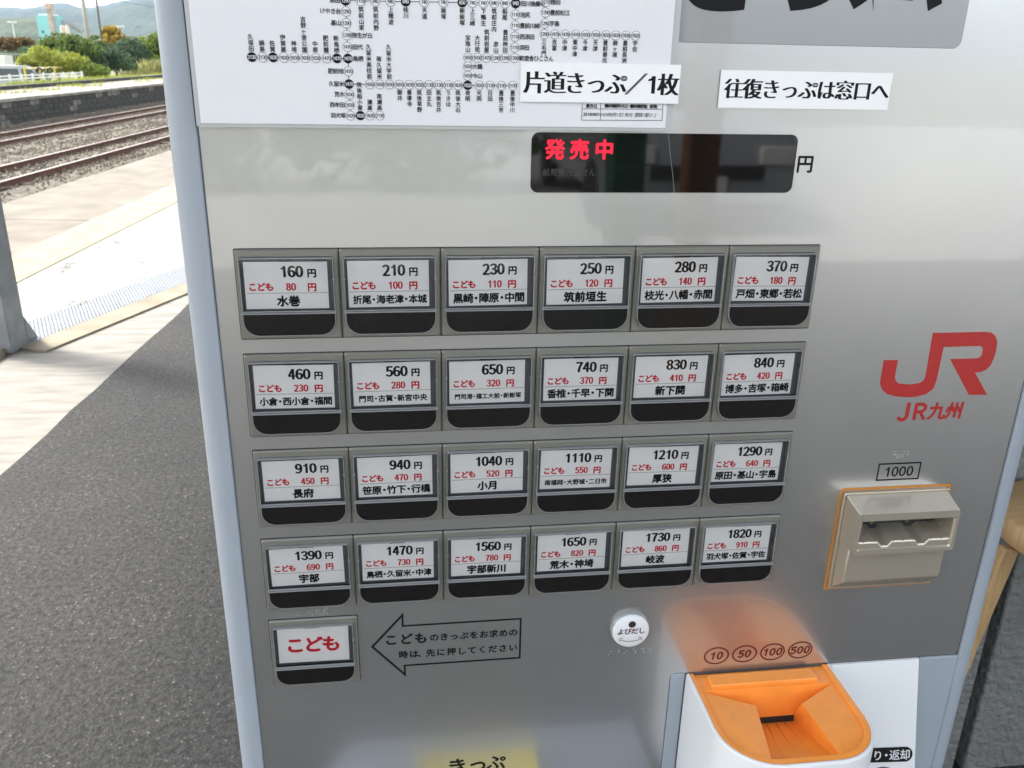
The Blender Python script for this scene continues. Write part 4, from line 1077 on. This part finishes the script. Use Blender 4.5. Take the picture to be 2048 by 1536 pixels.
# reeds
b = MB(); rnd = random.Random(12)
for k in range(600):
    px = rnd.gauss(314, 16) if k % 3 else rnd.uniform(240, 330); d = rnd.uniform(40, 43) + px * .058; p = at(px, 152, d); h = rnd.uniform(.35, 1.05) * (1 if px > 280 else .35); a = rnd.uniform(0, 6.28); t = rnd.uniform(0.1, .6) * h
    q = Vector((p.x, p.y, -.32)); s = .02
    b.add([q + Vector((-s, 0, 0)), q + Vector((s, 0, 0)), q + Vector((math.cos(a) * t * .4, math.sin(a) * t * .4, h * .7)), q + Vector((math.cos(a) * t, math.sin(a) * t, h))], [(0, 1, 2), (1, 3, 2)])
o = b.build('tall_grass', LV['reed']); o['kind'] = 'stuff'; o['label'] = 'tall pale reed grass on the bank near the machine'
b = MB()
for k in range(15000):
    n_, u_ = -18.55 - 11 * rnd.random() ** 2, rnd.uniform(18, 60); x, y = nu(n_, u_); h = rnd.uniform(.06, .22); a = rnd.uniform(0, 6.28)
    if noise.noise(Vector((n_ * .4, u_ * .4, 3))) < -0.1: continue
    q = Vector((x, y, -.21 if n_ > -20.2 else -1.16)); c_, s_ = math.cos(a) * .03, math.sin(a) * .03
    b.add([q + Vector((-c_, -s_, 0)), q + Vector((c_, s_, 0)), q + Vector((s_ * 2, c_ * 2, h))], [(0, 1, 2)])
for k in range(2600):
    n_, u_ = rnd.uniform(-18.3, -17.8) if k % 2 else rnd.uniform(-17.8, -16.6), rnd.uniform(20, 60); x, y = nu(n_, u_); h = rnd.uniform(.04, .14); a = rnd.uniform(0, 6.28)
    if noise.noise(Vector((n_ * .4, u_ * .4, 3))) < 0.05: continue
    q = Vector((x, y, -.257)); c_, s_ = math.cos(a) * .03, math.sin(a) * .03
    b.add([q + Vector((-c_, -s_, 0)), q + Vector((c_, s_, 0)), q + Vector((s_ * 2, c_ * 2, h))], [(0, 1, 2)])
o = b.build('grass', LV['yell']); o['kind'] = 'stuff'; o['label'] = 'rough yellow-green grass on the verge'

# ------------------------------------------------------------------ poles, rails, van, works
M['pole'] = mat('concrete pole', (0.42, 0.40, 0.36), rough=0.8)
M['pole_dark'] = mat('dark pole', (0.13, 0.13, 0.13), rough=0.8)
M['wire'] = mat('wire', (0.02, 0.02, 0.02), rough=0.6)
M['white_paint'] = mat('white paint', (0.78, 0.78, 0.76), rough=0.5)
def pole(label, px, d, z0, ztop, r, m, arm=True):
    p = at(px[0], px[1], d); root = empty('utility_pole', (p.x, p.y, z0)); tag(root, label, 'utility pole')
    b = MB(); b.tube((p.x, p.y, z0), (p.x, p.y, ztop), r, r * .8, 10); b.build('shaft', m, root)
    b = MB(); b.box(p.x - .9, p.x + .5, p.y - .04, p.y + .04, ztop - .6, ztop - .52)
    for q in (-.8, -.3, .4): b.lathe([(.05, 0), (.07, .05), (.05, .12), (.02, .14)], (p.x + q, p.y, ztop - .52), 8)
    b.build('cross_arm', M['pole_dark'], root)
    return p
pa = pole('thick pale concrete utility pole behind the layered shrub', (179, 95), 60, -1.9, 9, .15, M['pole'])
pb = pole('thin dark utility pole left of the golden tree', (206, 98), 66, -1.9, 9, .085, M['pole_dark'])
b = MB()
for z, e in ((5.2, 3.9), (5.8, 4.6), (4.6, 3.2)):
    q0, q1 = Vector((pa.x - .2, pa.y, z)), Vector((pa.x + 26, pa.y + 18, e)); last = None
    for k in range(13):
        t = k / 12; q = q0.lerp(q1, t); q.z -= 1.2 * 4 * t * (1 - t) * .5
        if last is not None: b.tube(last, q, .012, seg=4, caps=False)
        last = q
tag(b.build('overhead_wires', M['wire']), 'thin dark overhead wires running right from the pale pole', 'wires')

def guard_rail(label, pts, z0, n_post, m, rails=(0.55, 0.28), group=None, striped=False):
    a, e = Vector(pts[0]), Vector(pts[1]); root = empty('guard_rail', tuple(a.lerp(e, .5).to_2d()) + (z0,)); tag(root, label, 'guard rail', group)
    if n_post > 1:
        b0 = None
        for k in range(n_post):
            q = a.lerp(e, k / (n_post - 1)); b = MB(); b.box(q.x - .04, q.x + .04, q.y - .04, q.y + .04, z0, z0 + rails[0] + .08); b.build('post', m[0], root)
    for h in rails:
        if striped:
            ns = 14
            for k in range(ns):
                b = MB(); b.tube(a.lerp(e, k / ns) + Vector((0, 0, z0 + h - a.z)), a.lerp(e, (k + 1) / ns) + Vector((0, 0, z0 + h - a.z)), .05, seg=7)
                b.build('striped_section', m[k % 2], root)
        else:
            b = MB(); dx = (e - a).normalized(); up = Vector((0, 0, .032)); sd_ = Vector((-dx.y, dx.x, 0)) * .02
            mid_ = (a + e) / 2; mid_.z = z0 + h
            b.obox(mid_, (e - a).xy.to_3d() / 2, sd_, up); b.build('rail', m[0], root)
    return root
def flat(px, py, d): p = at(px, py, d); return (p.x, p.y, 0)
guard_rail('long white guard rail in front of the parked van', (flat(-60, 150, 38), flat(164, 150, 48)), -1.15, 11, [M['white_paint']], (at(60, 150, 43).z + 1.15, at(60, 156, 43).z + 1.15))
M['yel'] = mat('barrier yellow', (0.72, 0.52, 0.04), rough=0.5); M['blk'] = mat('barrier black', (0.03, 0.03, 0.03), rough=0.5)
guard_rail('striped yellow and black barrier pole above two leaning tyres', (flat(48, 135, 46), flat(136, 135, 50)), -1.15, 4, [M['yel'], M['white_paint']], (at(92, 136, 48).z + 1.15,), striped=True)
for i, px in enumerate((78, 100)):
    p = at(px, 142, 45.5 + (px - 78) * .05); b = MB()
    b.lathe([(.11, -.05), (.17, -.06), (.19, 0), (.17, .06), (.11, .05), (.10, 0), (.11, -.05)], (p.x, p.y, p.z), 18, axis='y')
    tag(b.build('tyre', M['blk']), ['black tyre leaning under the barrier pole, nearer the van', 'black tyre leaning under the barrier pole, farther from the van'][i], 'tyre', 'tyres under the barrier')
b = MB(); p0, p1 = at(-30, 112, 62), at(64, 112, 62)
root = empty('metal_fence', (p0.x, p0.y, -1.9)); tag(root, 'pale upright-slatted fence behind the van', 'fence')
M['fence'] = mat('pale fence metal', (0.36, 0.36, 0.34), rough=0.6)
for z in (p0.z + .18, p0.z - .35): b.obox(((p0 + p1) / 2).xy.to_3d() + Vector((0, 0, z)), (p1 - p0).xy.to_3d() / 2, Vector((0, .02, 0)), Vector((0, 0, .03)))
b.build('fence_rail', M['fence'], root)
for k in range(20):
    q = p0.lerp(p1, k / 19); b = MB(); b.box(q.x - .022, q.x + .022, q.y - .02, q.y + .02, -1.9, p0.z + .16); b.build('fence_slat', M['fence'], root)
# low white-roofed shed and dark building behind
def building(name, label, px0, px1, pyt, d, depth, wallm, roofm, z0=-1.9, wins=0):
    a, e = at(px0, pyt, d), at(px1, pyt, d); zt_ = (a.z + e.z) / 2; root = empty(name, ((a.x + e.x) / 2, a.y, z0)); tag(root, label, 'building')
    dv = (e - a).xy.to_3d(); nv = Vector((-dv.y, dv.x, 0)).normalized() * depth
    b = MB(); c = (a + e).xy.to_3d() / 2 + nv / 2; b.obox((c.x, c.y, (z0 + zt_ - .25) / 2), dv / 2, nv / 2, (0, 0, (zt_ - .25 - z0) / 2)); b.build('wall', wallm, root)
    b = MB(); b.obox((c.x, c.y, zt_ - .125), dv / 2 * 1.03, nv / 2 * 1.03, (0, 0, .125)); b.build('roof', roofm, root)
    for k in range(wins):
        q = a.xy.to_3d() + dv * (k + .5) / wins - nv * .004; b = MB(); b.obox((q.x, q.y, zt_ - 1.1), dv / wins * .25, nv.normalized() * .02, (0, 0, .35)); b.build('window', M['blk'], root)
    return root
M['greywall'] = mat('grey works wall', (0.16, 0.155, 0.15), rough=0.8, var=.15, vscale=.4); M['palewall'] = mat('pale wall', (0.5, 0.5, 0.48), rough=0.8)
building('shed', 'low shed with a bright white roof left of the silo', 55, 100, 94, 110, 6, M['greywall'], M['white_paint'], wins=3)
building('warehouse', 'long grey works building behind the utility poles', 150, 206, 80, 160, 14, M['greywall'], M['palewall'], wins=5)
building('warehouse', 'low pale-roofed building right of the golden tree', 246, 340, 80, 190, 14, M['greywall'], M['greywall'], wins=4)
building('kiosk', 'small white box building at the far left behind the van', -16, 8, 111, 58, 1.0, M['white_paint'], M['white_paint'])
# silo works
M['cyan'] = mat('turquoise cladding', (0.24, 0.56, 0.56), rough=0.6, var=.05, vscale=.5); M['cream'] = mat('cream silo steel', (0.66, 0.57, 0.46), rough=0.6, var=.1, vscale=.6)
M['rusty'] = mat('rusty steelwork', (0.55, 0.43, 0.36), rough=0.8, var=.2, vscale=1.0)
D = 200.0
q = at(97, 60, D); root = empty('concrete_works_silo', (q.x, q.y, -1.9)); tag(root, 'turquoise clad batching silo with two small dark windows', 'silo')
top = at(97, 31.5, D).z; bot = at(97, 83, D).z; hw = 19.5 * PX(D)
b = MB(); b.slab([(q.x - hw, q.y), (q.x + hw * .5, q.y - 1.2), (q.x + hw, q.y), (q.x + hw, q.y + 4), (q.x - hw, q.y + 4)], bot, top); b.build('cladding', M['cyan'], root)
for px in (82, 113): c = at(px, 85, D); bb = MB(); bb.tube((c.x, q.y + .5, -1.9), (c.x, q.y + .5, bot), .25, seg=8); bb.build('leg', M['white_paint'], root)
for px, py in ((87.5, 63.5), (90, 76.5)): c = at(px, py, D); bb = MB(); bb.box(c.x - .25, c.x + .25, q.y - .55, q.y + .1, c.z - .2, c.z + .2); bb.build('window', M['blk'], root)
b = MB(); b.box(q.x - hw * .8, q.x + hw * .7, q.y + .2, q.y + 3, top, top + .35); b.build('roof_deck', M['white_paint'], root)
q = at(111, 45, D); root = empty('elevator_tower', (q.x, q.y, -1.9)); tag(root, 'narrow rusty pink elevator tower rising beside the turquoise silo', 'tower')
tz = at(111, 8, D).z
b = MB(); b.box(q.x - .75, q.x + .15, q.y - 2.2, q.y - 1.4, -1.9, tz - .8); b.build('shaft', M['rusty'], root)
b = MB(); b.box(q.x - 1.0, q.x + .5, q.y - 2.5, q.y - 1.1, tz - 1.0, tz); b.build('tower_head', M['rusty'], root)
b = MB(); b.box(q.x - 1.3, q.x + .8, q.y - 2.7, q.y - 1.0, tz - 1.15, tz - 1.0); b.build('gallery', M['cream'], root)
b = MB()
for k in range(12): z = 1 + k * .85; b.box(q.x + .25, q.x + .9, q.y - 2.0, q.y - 1.5, z, z + .08)
b.box(q.x + .85, q.x + .95, q.y - 2.0, q.y - 1.9, -1.9, tz - 1); b.build('stair_landings', M['rusty'], root)
for i, (px, wv) in enumerate(((124, .55), (133, .5))):
    q = at(px, 52, D - 2); z1 = at(px, 50, D - 2).z; b = MB()
    r_ = wv * 1.0
    b.lathe([(r_, -1.9 - 0), (r_, z1 - .4), (r_ * .4, z1), (0.01, z1)], (q.x, q.y, 0), 18)
    tag(b.build('cement_silo', M['cream']), ['cream cement silo next to the tower', 'cream cement silo under the conveyor, farther from the tower'][i], 'silo', 'cream cement silos')
a, e = at(119, 42, D + 2), at(186, 78, D + 8); root = empty('conveyor', ((a.x + e.x) / 2, (a.y + e.y) / 2, -1.9)); tag(root, 'long grey enclosed conveyor sloping down from the silos to the right', 'conveyor')
b = MB(); k1, k2 = at(146, 52, D + 4), e
for p_, q_ in ((a, k1), (k1, e)):
    dv = q_ - p_; b.obox((p_ + q_) / 2, dv / 2, Vector((-dv.y, dv.x, 0)).normalized() * .5, Vector((0, 0, .42)))
b.build('conveyor_housing', M['fence'], root)
for px, py in ((151, 55), (166, 64)):
    c = at(px, py, D + 4.5); b = MB(); b.box(c.x - .25, c.x + .25, c.y - .2, c.y + .2, -1.9, c.z); b.build('conveyor_leg', M['palewall'], root)
def lights(label, px, py, d, n=3):
    q = at(px, py, d); root = empty('floodlight_mast', (q.x, q.y, -1.9)); tag(root, label, 'floodlight')
    b = MB(); b.tube((q.x, q.y, -1.9), (q.x, q.y, q.z), .07 * d / 100, seg=7); b.box(q.x - 8 * PX(d), q.x + 8 * PX(d), q.y - .03, q.y + .03, q.z - .05, q.z + .03); b.build('mast', M['palewall'], root)
    for k in range(n):
        x = q.x + (k - (n - 1) / 2) * 13 / max(1, n - 1) * PX(d); b = MB(); s = 1.9 * PX(d); b.obox((x, q.y - .1, q.z + s), (s * 1.2, 0, 0), (0, s * .5, 0), (0, 0, s * .8)); b.build('lamp_head', M['white_paint'], root)
lights('white floodlights on a mast above the russet tree', 25, 46, 110, 3)
lights('white floodlights on a mast just behind the golden tree', 240, 55, 130, 4)

# van
M['van'] = mat('silver van paint', (0.42, 0.44, 0.46), rough=0.3, metal=.4, coat=.6); M['glass'] = mat('dark vehicle glass', (0.02, 0.025, 0.03), rough=.05, spec=.8); M['tail'] = mat('red lamp', (0.5, 0.02, 0.02), rough=.3)
def van(px, py, d, yaw):
    p = at(px, py, d); zt_ = p.z; z0 = zt_ - 1.95; root = empty('parked_van', (p.x, p.y, z0)); tag(root, 'silver van parked behind the white guard rail at the left edge', 'van')
    ca, sa = math.cos(yaw), math.sin(yaw)
    def W(x, y, z): return (p.x + x * ca - y * sa, p.y + x * sa + y * ca, z0 + z)
    prof = [(-2.3, .35), (-2.35, .9), (-2.3, 1.25), (-2.1, 1.85), (-1.9, 1.95), (.75, 1.95), (1.0, 1.88), (1.75, 1.22), (2.3, 1.02), (2.42, .7), (2.4, .35)]
    b = MB(); n = len(prof)
    def row(y, s): return [W(x, y * (1 - .09 * max(0, (z - 1.1) / .85)), z) for x, z in prof]
    A_ = row(-.85, 0); B2 = row(.85, 0)
    b.add(A_ + B2, [tuple(range(n)), tuple(range(2 * n - 1, n - 1, -1))] + [(i, i + n, (i + 1) % n + n, (i + 1) % n) for i in range(n)])
    body = b.build('body', M['van'], root, bevel=.05)
    for x0_, x1_, x2_, x3_ in ((-2.0, -.95, -1.0, -1.95), (-.85, .3, .28, -.82), (.42, 1.45, .92, .45)):
        for s in (-1, 1):
            ye = lambda z: s * (.85 * (1 - .09 * max(0, (z - 1.1) / .85)) + .012)
            b = MB(); b.add([W(x0_, ye(1.2), 1.2), W(x1_, ye(1.2), 1.2), W(x2_, ye(1.78), 1.78), W(x3_, ye(1.78), 1.78)], [(0, 1, 2, 3) if s < 0 else (3, 2, 1, 0)]); b.build('side_window', M['glass'], body)
    b = MB(); b.add([W(1.70, -.75, 1.29), W(1.70, .75, 1.29), W(1.08, .7, 1.84), W(1.08, -.7, 1.84)], [(0, 1, 2, 3)]); b.build('windscreen', M['glass'], body)
    for x in (-1.45, 1.5):
        for s in (-1, 1):
            c = W(x, s * .72, .32); b = MB(); ax = Vector((-sa, ca, 0)) * .1; b.tube(Vector(c) - ax, Vector(c) + ax, .32, seg=16); b.build('wheel', M['blk'], root)
    for s in (-1, 1): b = MB(); c = W(1.25, s * .98, 1.25); b.obox(c, (.06, 0, 0), (0, .1, 0), (0, 0, .09)); b.build('mirror', M['blk'], root)
    b = MB(); c = W(-.9, -.87, 1.0); b.obox(c, (.05, 0, 0), (0, .02, 0), (0, 0, .08)); b.build('side_lamp', M['tail'], root)
van(28, 130.5, 50, R(12))

# hills
M['hill_near'] = mat('wooded hill', (0.020, 0.035, 0.016), rough=1, col2=(0.050, 0.070, 0.028), vscale=.012, vdetail=10, bump=1.0, bscale=.08, bdist=6)
M['hill_far'] = mat('far wooded hill', (0.016, 0.028, 0.018), rough=1, col2=(0.034, 0.048, 0.028), vscale=.006, vdetail=10, bump=1.0, bscale=.05, bdist=10)
def hill(name, pts, d, m, depth, seed):
    """ridge through view directions (px, py) at depth d, falling to the valley floor"""
    b = MB(); rows = 14; cols = []
    P_ = []
    for (xa, ya), (xb, yb) in zip(pts, pts[1:]):
        k = max(1, int(abs(xb - xa) / 6))
        for i in range(k): P_.append((xa + (xb - xa) * i / k, ya + (yb - ya) * i / k))
    P_.append(pts[-1]); n = len(P_); vs = []
    for j in range(rows + 3):
        t = j / rows
        for px, py in P_:
            p = at(px, py, d); back = Vector((p.x, p.y, 0)).normalized(); f = min(t, 1)
            q = Vector((p.x, p.y, 0)) - back * depth * (1 - t)
            z = -1.9 + (p.z + 1.9) * (f ** 0.85 if t <= 1 else 1 - (t - 1) * 3)
            nz_ = noise.fractal(Vector((q.x, q.y, seed * 100)) * (16.0 / d), 0.8, 2.0, 6) * d * .014 * (min(1, 6 * t) * (1 - .75 * t if t <= 1 else .25))
            vs.append((q.x, q.y, z + nz_))
    b.add(vs, [(j * n + i, j * n + i + 1, (j + 1) * n + i + 1, (j + 1) * n + i) for j in range(rows + 2) for i in range(n - 1)], 0, True)
    o = b.build(name, m); st(o); return o
hill('far_hills', [(-700, 30), (-200, 22), (-40, 17), (0, 12), (28, 9), (45, 12), (70, 11), (110, 7), (140, 11), (165, 16), (185, 14), (200, 10), (225, 4), (245, 0), (290, -8), (400, -20), (600, -15), (1000, 10), (1600, 30), (3200, 60)], 3200, M['hill_far'], 1500, 1)
hill('middle_hills', [(60, 84), (80, 40), (95, 24), (110, 17), (135, 19), (165, 22), (200, 18), (235, 14), (290, 4), (360, -4), (520, 20), (900, 60), (1300, 84)], 2300, M['hill_far'], 1000, 2)
hill('near_hill', [(-900, 60), (-300, 40), (-60, 34), (0, 31), (40, 32), (75, 33), (95, 42), (130, 60), (170, 74), (210, 84)], 900, M['hill_near'], 300, 3)
hill('low_hill', [(215, 84), (240, 72), (262, 70), (290, 72), (320, 76), (420, 80), (700, 84)], 420, M['hill_near'], 90, 4)

# ================================================================== right of the machine: wall and stool
M['plaster'] = mat('rough grey plaster', (0.19, 0.195, 0.185), rough=0.75, var=.08, vscale=6, bump=1.0, bscale=60, bdist=0.012)
wl = empty('station_wall', (1.8, 0.93, 0.0)); tag(wl, 'dark grey roughly plastered station wall with a vertical joint to the right of the machine', 'wall')
b = MB(); b.box(0.66, 1.322, 0.78, 1.05, 0.0, 3.0); b.build('wall_panel', M['plaster'], wl, bevel=.004)
b = MB(); b.box(1.347, 5.5, 0.78, 1.05, 0.0, 3.0); b.build('wall_panel', M['plaster'], wl, bevel=.004)
b = MB(); b.box(1.321, 1.348, 0.82, 1.04, 0.0, 3.0); b.build('joint', M['gap'], wl)  # near-black fill puts the gap's shadow band into colour
def wood(name, c1, c2, sc, st_):
    return mat(name, c1, rough=.5, col2=c2, vscale=sc, vdetail=5, stretch=st_, bump=.05, bscale=60)
M['wood'] = wood('pale pine', (0.50, 0.31, 0.14), (0.62, 0.42, 0.21), 14, (1, 9, 1)); M['wood_leg'] = wood('pine leg', (0.40, 0.25, 0.11), (0.56, 0.37, 0.18), 20, (6, 6, .5))
SXc, SYc, SZt, SR_ = 1.325, 0.605, 0.752, 0.16
stl = empty('wooden_stool', (SXc, SYc, 0)); tag(stl, 'pale pine stool with a round seat and splayed leg standing right behind the machine edge', 'stool')
b = MB(); b.lathe([(0.001, -.050), (SR_ - .008, -.050), (SR_, -.044), (SR_, -.005), (SR_ - .006, 0), (.001, 0)], (SXc, SYc, SZt), 64); b.build('seat', M['wood'], stl)
for a in (180, 300, 60):
    d = Vector((math.cos(R(a)), math.sin(R(a)), 0)); t = Vector((SXc, SYc, SZt - .05)) + d * (SR_ - .002); f = Vector((SXc, SYc, 0.0)) + d * (SR_ + .11)
    ax = (f - t) / 2; e = Vector((-d.y, d.x, 0)) * .010; g_ = ax.cross(e).normalized() * .015
    b = MB(); b.obox((t + f) / 2, e, g_, ax); b.build('leg', M['wood_leg'], stl, bevel=.003)

# ================================================================== unseen canopy over the machine, its extent set for the light below
M['soffit'] = mat('pale canopy soffit', (0.45, 0.45, 0.43), rough=.7); M['beam'] = mat('grey beam', (0.3, 0.31, 0.31), rough=.6)
cn = empty('platform_canopy', (1.0, 2.5, 2.9)); tag(cn, 'unseen flat station canopy carried by the steel column above the machine', 'canopy')
b = MB(); b.box(-3.0, 6.0, -0.75, 6.4, 3.0, 3.12); b.build('roof_deck', M['soffit'], cn)
for y in (-0.65, 1.5, 3.84, 6.3): b = MB(); b.box(-2.9, 5.9, y - .06, y + .06, 2.84, 2.995); b.build('beam', M['beam'], cn)

# ================================================================== behind the viewer (seen mirrored in the machine)
M['green'] = mat('green post paint', (0.02, 0.10, 0.05), rough=.5); M['brownpost'] = mat('brown timber post', (0.28, 0.12, 0.03), rough=.6, var=.2, vscale=6)
b = MB(); b.box(1.00, 1.14, -3.12, -2.98, 0, 2.84); tag(b.build('green_post', M['green'], bevel=.01), 'dark green canopy post mirrored in the display window', 'post')
b = MB(); b.box(1.43, 1.57, -3.42, -3.28, 0, 2.9); tag(b.build('timber_post', M['brownpost'], bevel=.01), 'brown timber post mirrored in the display window', 'post')
M['paving_lit'] = mat('pale forecourt paving', (0.42, 0.41, 0.39), rough=.85, col2=(0.55, 0.54, 0.51), vscale=1.2, vdetail=6)
b = MB(); b.box(-14, 16, -20, -5.8, -.02, 0.008); st(b.build('forecourt', M['paving_lit']))
def car(cx, cy, label):
    root = empty('parked_car', (cx, cy, 0)); tag(root, label, 'car')
    prof = [(-2.1, .3), (-2.15, .75), (-2.0, 1.0), (-1.5, 1.5), (.5, 1.52), (1.25, 1.05), (1.95, .92), (2.1, .7), (2.12, .3)]
    b = MB(); n = len(prof)
    row = lambda s: [(cx + s * .82 * (1 - .14 * max(0, (z - .95) / .5)), cy + u_, z) for u_, z in prof]
    A_, B2 = row(1), row(-1)
    b.add(A_ + B2, [tuple(range(n)), tuple(range(2 * n - 1, n - 1, -1))] + [(i, i + n, (i + 1) % n + n, (i + 1) % n) for i in range(n)])
    body = b.build('body', M['van'], root, bevel=.05)
    b = MB(); b.add([(cx - .68, cy + 1.24, 1.08), (cx + .68, cy + 1.24, 1.08), (cx + .6, cy + .56, 1.49), (cx - .6, cy + .56, 1.49)], [(0, 1, 2, 3)]); b.v = [(x, y + .02, z + .02) for x, y, z in b.v]; b.build('windscreen', M['glass'], body)
    for s in (-1, 1):
        b = MB(); b.add([(cx + s * .83, cy - 1.6, 1.0), (cx + s * .83, cy + 1.0, 1.0), (cx + s * .74, cy + .45, 1.42), (cx + s * .74, cy - 1.4, 1.42)], [(0, 1, 2, 3)]); b.build('side_window', M['glass'], body)
        b = MB(); b.obox((cx + s * .62, cy + 2.09, .72), (.16, 0, 0), (0, .04, 0), (0, 0, .08)); b.build('headlight', M['white_paint'], body, bevel=.02)
        for u_ in (-1.3, 1.3): b = MB(); b.tube((cx + s * .72, cy + u_, .3), (cx + s * .84, cy + u_, .3), .3, seg=18); b.build('wheel', M['blk'], root)
    b = MB(); b.box(cx - .5, cx + .5, cy + 2.09, cy + 2.13, .52, .64); b.build('grille', M['blk'], body)
    b = MB(); b.box(cx - .17, cx + .17, cy + 2.135, cy + 2.15, .40, .55); b.build('number_plate', M['white_paint'], body)
    b = MB(); b.box(cx - .78, cx + .78, cy + 2.02, cy + 2.10, .25, .40); b.build('bumper', M['blk'], body, bevel=.02)
car(2.75, -8.8, 'silver car parked across the forecourt facing the machine')
foliage('hedge', 'clipped green hedge behind the forecourt', 'hedge', [((.2, -9.5, .7), 1.6, .5, .8), ((-2.2, -9.5, .7), 1.6, .5, .8)], 'mid', 3500, .09, (-1, -9.5, 0), None, .05, 21)
foliage('forecourt_tree', 'leafy green tree at the back of the forecourt', 'tree', [((-8.5, -13, 3.2), 2.2, 2.0, 1.6), ((-7.0, -13.2, 2.6), 1.6, 1.4, 1.3)], 'mid', 3500, .16, (-8, -13, 0), None, .15, 22)
building_pts = None
sb = empty('forecourt_house', (-5, -18, 0)); tag(sb, 'pale house across the forecourt behind the viewer', 'building')
b = MB(); b.box(-10, -1, -24, -17, 0, 5.0); b.build('wall', M['palewall'], sb); b = MB(); b.box(-10.5, -.5, -24.5, -16.5, 5.0, 5.3); b.build('roof', M['greywall'], sb)
for x in (-8.5, -6, -3.2): b = MB(); b.box(x, x + 1.3, -16.99, -16.93, 1.0, 2.3); b.build('window', M['glass'], sb)

# ================================================================== haze in the air
hz = bpy.data.materials.new('haze'); hz.use_nodes = True; nt = hz.node_tree; nt.nodes.clear()
o_ = nt.nodes.new('ShaderNodeOutputMaterial'); v_ = nt.nodes.new('ShaderNodeVolumePrincipled'); v_.inputs['Color'].default_value = (0.50, 0.74, 1.0, 1); v_.inputs['Density'].default_value = 0.00007; v_.inputs['Anisotropy'].default_value = 0.2
nt.links.new(v_.outputs[0], o_.inputs['Volume'])
b = MB(); b.box(-6100, 6100, -6100, 6100, -3.2, 420); h_ = b.build('haze', hz); h_['kind'] = 'stuff'; h_['label'] = 'thin pale haze in the air'
